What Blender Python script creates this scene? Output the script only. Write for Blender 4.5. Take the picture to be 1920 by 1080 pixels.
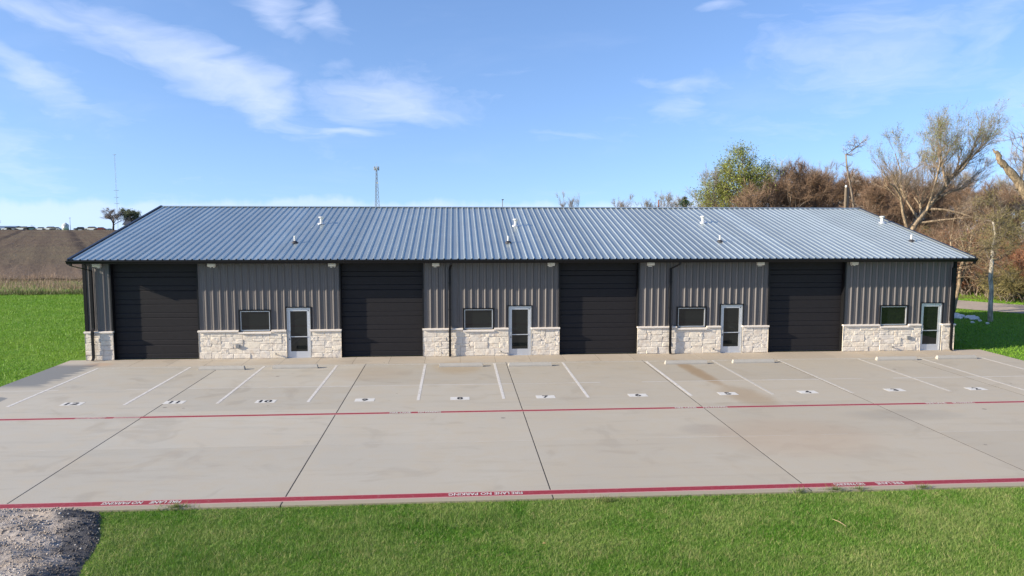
import bpy, bmesh, math, random
import numpy as np
from mathutils import Vector, Matrix, Euler
R = math.radians
scene = bpy.context.scene
for o in list(bpy.data.objects): bpy.data.objects.remove(o)
col = scene.collection

# ------------------------------------------------------------------ camera
CAM = np.array([14.8153, -33.1862, 6.2519]); YAW, PITCH, ROLL, FPX = 0.0762, 0.0955, 0.0021, 1394.9
_f = np.array([math.sin(YAW)*math.cos(PITCH), math.cos(YAW)*math.cos(PITCH), -math.sin(PITCH)])
_r = np.array([math.cos(YAW), -math.sin(YAW), 0.0]); _u = np.cross(_r, _f)
_r, _u = math.cos(ROLL)*_r + math.sin(ROLL)*_u, -math.sin(ROLL)*_r + math.cos(ROLL)*_u
cd = bpy.data.cameras.new('camera'); cd.sensor_width = 36; cd.lens = 36*FPX/1920; cd.clip_start = 0.1; cd.clip_end = 6000
cam = bpy.data.objects.new('camera', cd); col.objects.link(cam)
m = Matrix.Identity(4)
for i in range(3):
    m[i][0] = _r[i]; m[i][1] = _u[i]; m[i][2] = -_f[i]; m[i][3] = CAM[i]
cam.matrix_world = m
scene.camera = cam
def ray(u, v): return _f + _r*(u-960)/FPX - _u*(v-540)/FPX
def at(u, v, Y): d = ray(u, v); t = (Y-CAM[1])/d[1]; return CAM + t*d          # pixel direction at a depth
def onground(u, v, Z=0.0): d = ray(u, v); t = (Z-CAM[2])/d[2]; return CAM + t*d

# ------------------------------------------------------------------ light
SUN_EL, SUN_AZ = R(21.5), R(76.5)        # azimuth from the facade normal, towards the left
sd = Vector((-math.sin(SUN_AZ)*math.cos(SUN_EL), -math.cos(SUN_AZ)*math.cos(SUN_EL), math.sin(SUN_EL)))
sl = bpy.data.lights.new('sun', 'SUN'); sl.energy = 5.0; sl.angle = R(0.53); sl.color = (1.0, 0.885, 0.72)
so = bpy.data.objects.new('sun', sl); col.objects.link(so); so.rotation_euler = sd.to_track_quat('Z', 'Y').to_euler()
so.location = (-60, -20, 40)

world = bpy.data.worlds.new('World'); scene.world = world; world.use_nodes = True
wn = world.node_tree.nodes; wl = world.node_tree.links; wn.clear()
def N(nt, typ, **kw):
    n = nt.nodes.new(typ)
    for k, v in kw.items(): setattr(n, k, v)
    return n
def val(nt, sock, v):
    if isinstance(v, bpy.types.NodeSocket): nt.links.new(v, sock)
    else: sock.default_value = v
def M(nt, op, a, b=None, c=None, clamp=False):
    n = nt.nodes.new('ShaderNodeMath'); n.operation = op; n.use_clamp = clamp
    val(nt, n.inputs[0], a)
    if b is not None: val(nt, n.inputs[1], b)
    if c is not None: val(nt, n.inputs[2], c)
    return n.outputs[0]
def mixc(nt, fac, a, b, mode='MIX'):
    n = nt.nodes.new('ShaderNodeMix'); n.data_type = 'RGBA'; n.blend_type = mode
    val(nt, n.inputs['Factor'], fac)
    for s, v in ((n.inputs[6], a), (n.inputs[7], b)):
        if isinstance(v, bpy.types.NodeSocket): nt.links.new(v, s)
        else: s.default_value = (v[0], v[1], v[2], 1)
    return n.outputs[2]
def ramp(nt, fac, lo, hi, smooth=True):
    n = nt.nodes.new('ShaderNodeMapRange'); n.interpolation_type = 'SMOOTHSTEP' if smooth else 'LINEAR'
    val(nt, n.inputs[0], fac); val(nt, n.inputs[1], lo); val(nt, n.inputs[2], hi)
    return n.outputs[0]
def noise(nt, vec, scale, detail=4, rough=.55, dist=0.0):
    n = nt.nodes.new('ShaderNodeTexNoise'); nt.links.new(vec, n.inputs['Vector'])
    n.inputs['Scale'].default_value = scale; n.inputs['Detail'].default_value = detail
    n.inputs['Roughness'].default_value = rough; n.inputs['Distortion'].default_value = dist
    return n.outputs[0]
def comb(nt, x, y, z):
    n = nt.nodes.new('ShaderNodeCombineXYZ')
    for i, v in enumerate((x, y, z)): val(nt, n.inputs[i], v)
    return n.outputs[0]

nt = world.node_tree
tc = N(nt, 'ShaderNodeTexCoord'); sep = N(nt, 'ShaderNodeSeparateXYZ'); wl.new(tc.outputs['Generated'], sep.inputs[0])
dx, dy, dz = sep.outputs
sky = N(nt, 'ShaderNodeTexSky', sky_type='NISHITA'); sky.sun_disc = False
sky.sun_elevation = SUN_EL; sky.sun_rotation = math.atan2(sd.x, sd.y); sky.altitude = 150
sky.air_density = 1.0; sky.dust_density = 0.6; sky.ozone_density = 2.5
wl.new(comb(nt, dx, dy, M(nt, 'ADD', M(nt, 'MULTIPLY', M(nt, 'MAXIMUM', dz, 0.0), .9), .13)), sky.inputs[0])
SKYSTR = 0.115
az = M(nt, 'ARCTAN2', dx, dy); el = M(nt, 'ARCSINE', dz)
# wispy cirrus: streaked noise, thicker round a few cloud centres
inv = M(nt, 'DIVIDE', 1.0, M(nt, 'ADD', M(nt, 'MAXIMUM', dz, 0.0), 0.16))
pv = comb(nt, M(nt, 'MULTIPLY', dx, inv), M(nt, 'MULTIPLY', dy, inv), 0.0)
warp = noise(nt, pv, 1.6, 4); warp2 = noise(nt, comb(nt, M(nt, 'MULTIPLY', dy, inv), M(nt, 'MULTIPLY', dx, inv), 3.0), 1.6, 4)
aw = M(nt, 'ADD', az, M(nt, 'MULTIPLY', M(nt, 'SUBTRACT', warp, .5), .16))
ew = M(nt, 'ADD', el, M(nt, 'MULTIPLY', M(nt, 'SUBTRACT', warp2, .5), .09))
BL = [(365, 120, 140, 36, .42, 1.0), (450, 165, 120, 34, .5, .95), (225, 85, 65, 24, .3, .55), (720, 180, 110, 34, .1, .75), (640, 195, 80, 24, .35, .55), (645, 255, 58, 14, .1, .8),
      (615, 50, 42, 22, .5, .75), (510, 20, 80, 26, .6, .7), (40, 145, 110, 22, .5, .7), (70, 20, 110, 18, .1, .5), (600, 135, 60, 10, -.3, .4),
      (1280, 150, 85, 16, .12, .55), (1262, 190, 52, 28, -.3, .5), (1520, 105, 95, 42, .05, .5), (1640, 95, 85, 110, -.5, .5), (1600, 205, 140, 34, -.15, .42), (1810, 60, 120, 60, -.7, .35),
      (1355, 10, 45, 9, 0, .55), (1075, 255, 75, 12, 0, .35), (1190, 222, 40, 14, 0, .25), (900, 110, 60, 30, .2, .18), (-150, 250, 200, 50, .3, .5), (2150, 150, 200, 80, -.4, .4)]
dens = None
def dirof(u, v):
    d = ray(u, v); d = d/np.linalg.norm(d); return math.atan2(d[0], d[1]), math.asin(d[2])
for (u, v, su, sv, rot, amp) in BL:
    a0, e0 = dirof(u, v); c, s = math.cos(rot), math.sin(rot)
    da = M(nt, 'SUBTRACT', aw, a0); de = M(nt, 'SUBTRACT', e0, ew)      # de grows downwards, as pixels do
    p = M(nt, 'MULTIPLY', M(nt, 'ADD', M(nt, 'MULTIPLY', da, c), M(nt, 'MULTIPLY', de, s)), FPX/su)
    q = M(nt, 'MULTIPLY', M(nt, 'SUBTRACT', M(nt, 'MULTIPLY', de, c), M(nt, 'MULTIPLY', da, s)), FPX/sv)
    g = M(nt, 'EXPONENT', M(nt, 'MULTIPLY', M(nt, 'ADD', M(nt, 'MULTIPLY', p, p), M(nt, 'MULTIPLY', q, q)), -.75))
    g = M(nt, 'MULTIPLY', g, amp)
    dens = g if dens is None else M(nt, 'MAXIMUM', dens, g)
# streaks
mp = N(nt, 'ShaderNodeMapping'); mp.inputs['Rotation'].default_value = (0, 0, .35); mp.inputs['Scale'].default_value = (1.0, 3.0, 1.0); wl.new(comb(nt, aw, ew, 0.0), mp.inputs[0])
st = noise(nt, mp.outputs[0], 7.0, 8, .62, .6)
fine = noise(nt, mp.outputs[0], 26.0, 6, .6, .4)
wisp = M(nt, 'ADD', M(nt, 'MULTIPLY', st, 1.25), M(nt, 'MULTIPLY', fine, .35))
cl = ramp(nt, M(nt, 'ADD', M(nt, 'MULTIPLY', dens, 1.05), M(nt, 'SUBTRACT', wisp, .86)), .12, 1.0, False)
veil = M(nt, 'MULTIPLY', ramp(nt, noise(nt, pv, 1.1, 6, .6, .5), .5, .85), .22)       # thin veil over the whole sky
cl = M(nt, 'MULTIPLY', M(nt, 'MAXIMUM', cl, veil), .56)
# low cumulus along the horizon
lown = noise(nt, comb(nt, M(nt, 'MULTIPLY', az, 1.0), M(nt, 'MULTIPLY', el, 1.6), 7.0), 16.0, 7, .55)
top = M(nt, 'ADD', M(nt, 'MULTIPLY', M(nt, 'SUBTRACT', noise(nt, comb(nt, az, 0.0, 2.0), 9.0, 5, .6), .5), .05), .020)
lowm = ramp(nt, M(nt, 'SUBTRACT', top, M(nt, 'ADD', el, M(nt, 'MULTIPLY', M(nt, 'SUBTRACT', lown, .5), .03))), -.004, .008)
lowm = M(nt, 'MULTIPLY', lowm, .4)
cover = M(nt, 'MAXIMUM', cl, lowm)
hs = N(nt, 'ShaderNodeHueSaturation'); hs.inputs['Saturation'].default_value = 1.02; hs.inputs['Value'].default_value = 1.0
wl.new(sky.outputs[0], hs.inputs['Color'])
skc = mixc(nt, 1.0, hs.outputs[0], (1.0, 1.04, 1.20), 'MULTIPLY')
CLOUD = (4.7, 5.1, 6.4)
bgc = mixc(nt, cover, skc, CLOUD)
bg = N(nt, 'ShaderNodeBackground'); bg.inputs[1].default_value = SKYSTR; wl.new(bgc, bg.inputs[0])
wo = N(nt, 'ShaderNodeOutputWorld'); wl.new(bg.outputs[0], wo.inputs[0])

scene.view_settings.view_transform = 'Standard'; scene.view_settings.look = 'None'
scene.view_settings.exposure = 0.85; scene.view_settings.gamma = 1.0

# ------------------------------------------------------------------ helpers
class MB:
    def __init__(s): s.v = []; s.f = []; s.mi = []
    def add(s, vs, fs, mi=0):
        b = len(s.v); s.v += [tuple(p) for p in vs]; s.f += [tuple(b+i for i in f) for f in fs]; s.mi += [mi]*len(fs)
    def box(s, x0, x1, y0, y1, z0, z1, mi=0):
        s.add([(x0,y0,z0),(x1,y0,z0),(x1,y1,z0),(x0,y1,z0),(x0,y0,z1),(x1,y0,z1),(x1,y1,z1),(x0,y1,z1)],
              [(0,3,2,1),(4,5,6,7),(0,1,5,4),(1,2,6,5),(2,3,7,6),(3,0,4,7)], mi); return s
    def tube(s, pts, rad, n=6, cap=True, mi=0):
        pts = [Vector(p) for p in pts]; rings = []
        b = len(s.v)
        for i, p in enumerate(pts):
            t = (pts[min(i+1, len(pts)-1)] - pts[max(i-1, 0)])
            t = t.normalized() if t.length > 1e-9 else Vector((0,0,1))
            a = t.cross(Vector((0,0,1))) if abs(t.z) < .9 else t.cross(Vector((1,0,0)))
            a.normalize(); c = t.cross(a)
            r = rad[i] if hasattr(rad, '__len__') else rad
            for k in range(n):
                an = 2*math.pi*k/n; q = p + (a*math.cos(an) + c*math.sin(an))*r; s.v.append((q.x, q.y, q.z))
        for i in range(len(pts)-1):
            for k in range(n):
                s.f.append((b+i*n+k, b+i*n+(k+1) % n, b+(i+1)*n+(k+1) % n, b+(i+1)*n+k)); s.mi.append(mi)
        if cap:
            s.f.append(tuple(b+k for k in range(n))[::-1]); e = b+(len(pts)-1)*n; s.f.append(tuple(e+k for k in range(n))); s.mi += [mi, mi]
        return s
    def prism(s, poly, axis, a, b, mi=0):      # poly in the two other axes, extruded along axis from a to b
        n = len(poly)
        def P(p, t): return {'x': (t, p[0], p[1]), 'y': (p[0], t, p[1]), 'z': (p[0], p[1], t)}[axis]
        s.add([P(p, a) for p in poly]+[P(p, b) for p in poly],
              [tuple(range(n))[::-1], tuple(range(n, 2*n))]+[(i, (i+1) % n, n+(i+1) % n, n+i) for i in range(n)], mi); return s
    def mesh(s, name):
        me = bpy.data.meshes.new(name); me.from_pydata(s.v, [], s.f)
        if any(s.mi): me.polygons.foreach_set('material_index', s.mi)
        me.update(); return me
    def build(s, name, mats, parent=None, smooth=False, fixn=True):
        me = s.mesh(name)
        if fixn:
            bm = bmesh.new(); bm.from_mesh(me); bmesh.ops.recalc_face_normals(bm, faces=bm.faces); bm.to_mesh(me); bm.free()
        return mk(name, me, mats, parent, smooth)
def mk(name, me, mats=None, parent=None, smooth=False):
    if mats is not None and len(me.materials) == 0:
        for mm in (mats if isinstance(mats, (list, tuple)) else [mats]): me.materials.append(mm)
    if smooth: me.polygons.foreach_set('use_smooth', [True]*len(me.polygons))
    o = bpy.data.objects.new(name, me); col.objects.link(o)
    if parent: o.parent = parent
    return o
def tag(o, label=None, cat=None, group=None, kind=None):
    if label: o['label'] = label
    if cat: o['category'] = cat
    if group: o['group'] = group
    if kind: o['kind'] = kind
    return o
def empty(name, loc=(0,0,0), rz=0):
    o = bpy.data.objects.new(name, None); o.empty_display_size = .3; col.objects.link(o); o.location = loc; o.rotation_euler = (0,0,rz); return o
def npmesh(name, V, F):                     # V (n,3), F (m,3)
    me = bpy.data.meshes.new(name); V = np.asarray(V, np.float32); F = np.asarray(F, np.int32)
    me.vertices.add(len(V)); me.vertices.foreach_set('co', V.ravel())
    k = F.shape[1]; me.loops.add(F.size); me.loops.foreach_set('vertex_index', F.ravel())
    me.polygons.add(len(F)); me.polygons.foreach_set('loop_start', np.arange(0, F.size, k, dtype=np.int32))
    me.update(calc_edges=True); return me

# ------------------------------------------------------------------ materials
def material(name):
    mt = bpy.data.materials.new(name); mt.use_nodes = True; t = mt.node_tree
    return mt, t, t.nodes['Principled BSDF']
def simple(name, c, rough=.6, metal=0.0, var=.0, nscale=3.0, bump=0.0, bscale=30.0, spec=.5, isl=0.0, obj=0.0):
    mt, t, p = material(name); p.inputs['Roughness'].default_value = rough; p.inputs['Metallic'].default_value = metal
    p.inputs['Specular IOR Level'].default_value = spec
    geo = N(t, 'ShaderNodeNewGeometry'); f = None
    if var:
        f = M(t, 'ADD', 1-var, M(t, 'MULTIPLY', noise(t, geo.outputs['Position'], nscale, 5), 2*var))
    if isl:
        g = M(t, 'ADD', 1-isl, M(t, 'MULTIPLY', geo.outputs['Random Per Island'], 2*isl)); f = g if f is None else M(t, 'MULTIPLY', f, g)
    if obj:
        oi = N(t, 'ShaderNodeObjectInfo'); g = M(t, 'ADD', 1-obj, M(t, 'MULTIPLY', oi.outputs['Random'], 2*obj)); f = g if f is None else M(t, 'MULTIPLY', f, g)
    if f is not None: t.links.new(mixc(t, 1.0, c, comb(t, f, f, f), 'MULTIPLY'), p.inputs['Base Color'])
    else: p.inputs['Base Color'].default_value = (*c, 1)
    if bump:
        b = N(t, 'ShaderNodeBump'); b.inputs['Strength'].default_value = bump; b.inputs['Distance'].default_value = .02
        t.links.new(noise(t, geo.outputs['Position'], bscale, 4), b.inputs['Height']); t.links.new(b.outputs[0], p.inputs['Normal'])
    return mt
wall_m = simple('wall_metal', (.082, .071, .067), .52, 0.0, .07, .7, 0, 30, 1.0, 0, .06)
trim_m = simple('black_trim', (.008, .008, .009), .45, 0, 0, 3, 0, 30, .25)
rake_m = simple('rake_trim', (.012, .014, .024), .35)
door_m = simple('door_black', (.0185, .017, .018), .55, 0, .15, 6, .1, 60, .22)
roof_m = simple('galvalume', (.56, .61, .585), .40, .78, .12, .8, 0, 30, .5, 0, .09)
deck_m = simple('dark_deck', (.03, .03, .03), .8)
alu_m = simple('aluminium', (.62, .64, .66), .38, .55)
glass_m, _t, _p = material('dark_glass'); _p.inputs['Base Color'].default_value = (.010, .013, .013, 1); _p.inputs['Roughness'].default_value = .03; _p.inputs['IOR'].default_value = 1.52
white_m = simple('white_plastic', (.58, .58, .55), .5)
lamp_m = simple('lamp_housing', (.80, .78, .72), .4)
lens_m = simple('lamp_lens', (.55, .55, .50), .25)
boot_m = simple('pipe_boot', (.03, .03, .035), .6)
box_m = simple('outlet_grey', (.25, .25, .24), .5, .3)
mortar_m = simple('mortar', (.66, .59, .50), .9, 0, .1, 8)
cap_m = simple('cap_stone', (.72, .655, .57), .85, 0, .08, 5, .3, 40)
stone_m, t, p = material('limestone')
geo = N(t, 'ShaderNodeNewGeometry'); oi = N(t, 'ShaderNodeObjectInfo')
c = mixc(t, oi.outputs['Random'], (.73, .655, .525), (.67, .615, .53)); c = mixc(t, ramp(t, noise(t, geo.outputs['Position'], 5.0, 5), .45, .75), c, (.62, .53, .42))
t.links.new(c, p.inputs['Base Color']); p.inputs['Roughness'].default_value = .9
b = N(t, 'ShaderNodeBump'); b.inputs['Strength'].default_value = .6; b.inputs['Distance'].default_value = .02
t.links.new(noise(t, geo.outputs['Position'], 16.0, 6, .6), b.inputs['Height']); t.links.new(b.outputs[0], p.inputs['Normal'])

# concrete, with its stains
def concrete(name, tint=(1, 1, 1)):
    mt, t, p = material(name); geo = N(t, 'ShaderNodeNewGeometry'); pos = geo.outputs['Position']
    sp = N(t, 'ShaderNodeSeparateXYZ'); t.links.new(pos, sp.inputs[0]); X, Y, Z = sp.outputs
    oi = N(t, 'ShaderNodeObjectInfo')
    n1 = noise(t, pos, .25, 5, .6, .3); n2 = noise(t, pos, 1.3, 6, .65, .5)
    mp = N(t, 'ShaderNodeMapping'); mp.inputs['Scale'].default_value = (.35, 2.2, 1); t.links.new(pos, mp.inputs[0])
    n3 = noise(t, mp.outputs[0], 1.0, 6, .65, .6)
    n4 = noise(t, pos, 30.0, 3, .6)
    c = mixc(t, n1, (.335, .310, .285), (.420, .400, .375))
    c = mixc(t, ramp(t, n2, .35, .75), c, (.385, .345, .300))
    c = mixc(t, M(t, 'MULTIPLY', ramp(t, n3, .50, .72), .45), c, (.29, .27, .25))
    c = mixc(t, M(t, 'MULTIPLY', ramp(t, noise(t, pos, .6, 3, .5, 1.0), .56, .70), .40), c, (.27, .245, .22))
    # warmer, browner tone towards the right hand slabs
    c = mixc(t, M(t, 'MULTIPLY', ramp(t, X, 2.0, 26.0), .40), c, (.37, .31, .24))
    c = mixc(t, M(t, 'MULTIPLY', M(t, 'SUBTRACT', 1.0, ramp(t, M(t, 'ADD', Y, M(t, 'MULTIPLY', n2, .25)), -16.95, -16.75)), .6), c, (.26, .215, .15))
    # rust brown run-off below the downspouts, in the parking spaces
    def blob(x0, y0, sx, sy, shear=0.0):
        a = M(t, 'DIVIDE', M(t, 'SUBTRACT', M(t, 'SUBTRACT', X, x0), M(t, 'MULTIPLY', M(t, 'SUBTRACT', Y, y0), shear)), sx)
        b_ = M(t, 'DIVIDE', M(t, 'SUBTRACT', Y, y0), sy)
        d = M(t, 'ADD', M(t, 'MULTIPLY', a, a), M(t, 'MULTIPLY', b_, b_))
        return M(t, 'SUBTRACT', M(t, 'ADD', d, M(t, 'MULTIPLY', n2, 1.2)), .6)
    for (x0, y0, sx, sy, sh, amt, cc) in [(24.55, -4.0, .42, 3.2, -.06, .75, (.27, .18, .10)), (25.0, -8.2, .9, 1.9, -.1, .55, (.28, .2, .125)), (14.9, -2.6, 1.2, 1.6, 0, .5, (.34, .25, .15)), (11.5, -3.6, 1.8, 1.6, 0, .25, (.34, .25, .17)),
                                          (22.2, -12.2, 1.0, .7, 0, .35, (.25, .22, .20)), (24.5, -13, 2.8, 2.2, 0, .35, (.36, .26, .19)), (29, -11, 2.2, .8, 0, .35, (.24, .22, .2)), (-.2, -1.0, .7, .5, 0, .5, (.38, .25, .17)), (5.5, -12.8, 2.5, 1, 0, .15, (.3, .3, .29)), (12.3, -13.7, 1.6, 2.0, 0, .2, (.33, .32, .31)), (34, -4.5, 2, 1.2, 0, .2, (.28, .25, .22))]:
        c = mixc(t, M(t, 'MULTIPLY', M(t, 'SUBTRACT', 1.0, ramp(t, blob(x0, y0, sx, sy, sh), .1, 1.1)), amt), c, cc)
    # damp patch soaking in from the lawn
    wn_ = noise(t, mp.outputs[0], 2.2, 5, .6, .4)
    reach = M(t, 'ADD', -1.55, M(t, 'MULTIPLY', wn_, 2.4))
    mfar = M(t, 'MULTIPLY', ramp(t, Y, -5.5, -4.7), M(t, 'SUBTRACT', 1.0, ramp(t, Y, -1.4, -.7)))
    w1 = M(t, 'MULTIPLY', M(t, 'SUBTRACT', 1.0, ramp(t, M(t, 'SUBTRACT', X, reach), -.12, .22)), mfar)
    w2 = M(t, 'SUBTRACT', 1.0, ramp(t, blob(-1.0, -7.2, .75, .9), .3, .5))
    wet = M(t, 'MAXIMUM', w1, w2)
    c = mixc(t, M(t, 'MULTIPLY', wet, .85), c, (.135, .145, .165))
    g = M(t, 'ADD', .93, M(t, 'MULTIPLY', n4, .14)); g = M(t, 'MULTIPLY', g, M(t, 'ADD', .945, M(t, 'MULTIPLY', oi.outputs['Random'], .11)))
    c = mixc(t, 1.0, c, comb(t, M(t, 'MULTIPLY', g, tint[0]), M(t, 'MULTIPLY', g, tint[1]), M(t, 'MULTIPLY', g, tint[2])), 'MULTIPLY')
    # small dark spots
    vo = N(t, 'ShaderNodeTexVoronoi'); vo.inputs['Scale'].default_value = .55; t.links.new(pos, vo.inputs['Vector'])
    c = mixc(t, M(t, 'MULTIPLY', M(t, 'LESS_THAN', M(t, 'ADD', vo.outputs['Distance'], M(t, 'MULTIPLY', n4, .04)), .062), .55), c, (.10, .09, .08))
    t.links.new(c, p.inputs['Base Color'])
    p.inputs['Roughness'].default_value = .85
    b = N(t, 'ShaderNodeBump'); b.inputs['Strength'].default_value = .25; b.inputs['Distance'].default_value = .01
    t.links.new(M(t, 'ADD', n4, n2), b.inputs['Height']); t.links.new(b.outputs[0], p.inputs['Normal'])
    return mt
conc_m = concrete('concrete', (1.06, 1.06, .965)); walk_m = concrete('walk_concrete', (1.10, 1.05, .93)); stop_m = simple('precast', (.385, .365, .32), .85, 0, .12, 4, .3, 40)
joint_m = simple('joint_black', (.035, .033, .03), .8); pale_m = simple('joint_pale', (.45, .43, .385), .85, 0, .2, 3)
def paint(name, c, wear=.45, fx_=0.0):
    mt, t, p = material(name); geo = N(t, 'ShaderNodeNewGeometry')
    n = noise(t, geo.outputs['Position'], 9.0, 6, .7)
    t.links.new(mixc(t, M(t, 'MULTIPLY', ramp(t, n, .5-fx_, .72-fx_), wear), c, (.38, .35, .305)), p.inputs['Base Color']); p.inputs['Roughness'].default_value = .7
    return mt
wpaint_m = paint('white_paint', (.62, .60, .56), .8, .06); fpaint_m = paint('faded_white_paint', (.52, .50, .45), .85, .12); wplate_m = paint('plate_paint', (.60, .59, .55), .5); kpaint_m = paint('black_paint', (.02, .02, .022), .1)
red_m = paint('red_paint', (.27, .022, .034), .22); pink_m = paint('faded_red_paint', (.50, .27, .26), .4)

def greens(name, a, b_, straw, trans=.25, big=.35, straw_at=.86):
    mt, t, p = material(name); geo = N(t, 'ShaderNodeNewGeometry'); pos = geo.outputs['Position']
    n1 = noise(t, pos, big, 4, .6); n2 = noise(t, pos, 1.7, 4, .6)
    c = mixc(t, ramp(t, M(t, 'ADD', M(t, 'MULTIPLY', n1, .6), M(t, 'MULTIPLY', n2, .4)), .36, .64), a, b_)
    rnd = geo.outputs['Random Per Island']
    c = mixc(t, M(t, 'MULTIPLY', M(t, 'GREATER_THAN', M(t, 'ADD', rnd, M(t, 'MULTIPLY', ramp(t, n2, .5, .7), .14)), straw_at), .8), c, straw)
    g = M(t, 'ADD', .72, M(t, 'MULTIPLY', M(t, 'FRACT', M(t, 'MULTIPLY', rnd, 17.3)), .56))
    c = mixc(t, 1.0, c, comb(t, g, g, g), 'MULTIPLY')
    t.links.new(c, p.inputs['Base Color']); p.inputs['Roughness'].default_value = .55; p.inputs['Specular IOR Level'].default_value = .3
    if trans:
        tr = N(t, 'ShaderNodeBsdfTranslucent'); t.links.new(c, tr.inputs['Color']); ms = N(t, 'ShaderNodeMixShader'); ms.inputs[0].default_value = trans
        t.links.new(p.outputs[0], ms.inputs[1]); t.links.new(tr.outputs[0], ms.inputs[2]); t.links.new(ms.outputs[0], t.nodes['Material Output'].inputs[0])
    return mt
grass_m = greens('grass_blades', (.098, .235, .020), (.235, .315, .085), (.46, .41, .19), .25, .55, .885)
grassL_m = greens('grass_blades_left', (.150, .315, .022), (.19, .345, .030), (.23, .33, .05))
dry_m = greens('dry_grass', (.40, .28, .19), (.30, .21, .14), (.22, .17, .11), .2)
def groundmat(name, a, b_, c3, s=1.0, bump=.5, bs=8.0):
    mt, t, p = material(name); geo = N(t, 'ShaderNodeNewGeometry'); pos = geo.outputs['Position']
    c = mixc(t, ramp(t, noise(t, pos, .35*s, 5, .6), .35, .65), a, b_); c = mixc(t, M(t, 'MULTIPLY', ramp(t, noise(t, pos, 6*s, 5, .7), .45, .75), .6), c, c3)
    t.links.new(c, p.inputs['Base Color']); p.inputs['Roughness'].default_value = .95; p.inputs['Specular IOR Level'].default_value = .15
    b = N(t, 'ShaderNodeBump'); b.inputs['Strength'].default_value = bump; b.inputs['Distance'].default_value = .08
    t.links.new(noise(t, pos, bs, 5, .7), b.inputs['Height']); t.links.new(b.outputs[0], p.inputs['Normal']); return mt
ground_m = groundmat('lawn_ground', (.105, .215, .020), (.135, .24, .026), (.07, .135, .018))
drive_m = groundmat('gravel_drive', (.42, .35, .28), (.37, .31, .25), (.28, .24, .20), 1, .4, 14)
leaf_litter_m = groundmat('leaf_litter', (.17, .11, .06), (.13, .095, .05), (.09, .12, .03), 1, .6, 6)

# ploughed field
field_m, t, p = material('ploughed_field'); geo = N(t, 'ShaderNodeNewGeometry'); pos = geo.outputs['Position']
sp = N(t, 'ShaderNodeSeparateXYZ'); t.links.new(pos, sp.inputs[0])
mp = N(t, 'ShaderNodeMapping'); mp.inputs['Rotation'].default_value = (0, 0, R(-27)); t.links.new(pos, mp.inputs[0])
mp2 = N(t, 'ShaderNodeMapping'); mp2.inputs['Scale'].default_value = (.6, .045, 1); t.links.new(mp.outputs[0], mp2.inputs[0])
n1 = noise(t, mp2.outputs[0], 1.0, 6, .65); n2 = noise(t, pos, 1.2, 6, .7); n3 = noise(t, pos, .03, 4, .6)
c = mixc(t, ramp(t, n2, .35, .7), (.098, .070, .048), (.160, .116, .080)); c = mixc(t, ramp(t, n3, .4, .7), c, (.145, .118, .072))
c = mixc(t, M(t, 'MULTIPLY', ramp(t, n1, .56, .68), .7), c, (.062, .045, .034))
c = mixc(t, M(t, 'MULTIPLY', M(t, 'SUBTRACT', 1.0, ramp(t, sp.outputs[1], 44.0, 75.0)), .5), c, (.20, .145, .10))
crs = M(t, 'ADD', M(t, 'MULTIPLY', sp.outputs[0], math.cos(R(27))), M(t, 'MULTIPLY', sp.outputs[1], math.sin(R(27))))
crs = M(t, 'ADD', crs, M(t, 'MULTIPLY', M(t, 'SUBTRACT', noise(t, pos, .02, 3, .5), .5), 4.0))
tm = M(t, 'ABSOLUTE', M(t, 'SUBTRACT', M(t, 'FLOORED_MODULO', M(t, 'ADD', crs, 6.0), 17.0), 8.5)); trk_ = M(t, 'SUBTRACT', 1.0, ramp(t, M(t, 'ADD', tm, M(t, 'MULTIPLY', n2, 1.4)), 1.0, 2.2))
c = mixc(t, M(t, 'MULTIPLY', M(t, 'MULTIPLY', trk_, ramp(t, noise(t, pos, .05, 3, .5), .33, .48)), .85), c, (.045, .033, .026))
rw = M(t, 'SINE', M(t, 'MULTIPLY', crs, 1.1)); c = mixc(t, M(t, 'MULTIPLY', ramp(t, M(t, 'ADD', rw, M(t, 'MULTIPLY', n2, 1.2)), .5, 1.6), .35), c, (.085, .062, .045))
t.links.new(c, p.inputs['Base Color']); p.inputs['Roughness'].default_value = .95; p.inputs['Specular IOR Level'].default_value = .1
b = N(t, 'ShaderNodeBump'); b.inputs['Strength'].default_value = .8; b.inputs['Distance'].default_value = .25
t.links.new(M(t, 'ADD', n1, n2), b.inputs['Height']); t.links.new(b.outputs[0], p.inputs['Normal'])

# ------------------------------------------------------------------ ground
GZ = -0.05
def gz(x, y):                                   # terrain: flat, falling away behind the crest some 310 m off
    z = GZ
    if y > 285: z -= min((y-285), 60)**2/60*.03*.5 + max(0, y-345)*.035
    return z
xs = [-2500, -900, -450, -200, -90, -40, -10, 20, 50, 90, 200, 450, 900, 2500]
ys = [-400, -80, -30, 0, 30, 80, 160, 230, 285, 300, 315, 330, 345, 400, 700, 1500, 3000]
g = MB(); g.v = [(x, y, gz(x, y)) for y in ys for x in xs]
nx = len(xs); g.f = [(j*nx+i, j*nx+i+1, (j+1)*nx+i+1, (j+1)*nx+i) for j in range(len(ys)-1) for i in range(nx-1)]; g.mi = [0]*len(g.f)
tag(g.build('ground', ground_m), kind='structure')
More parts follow.
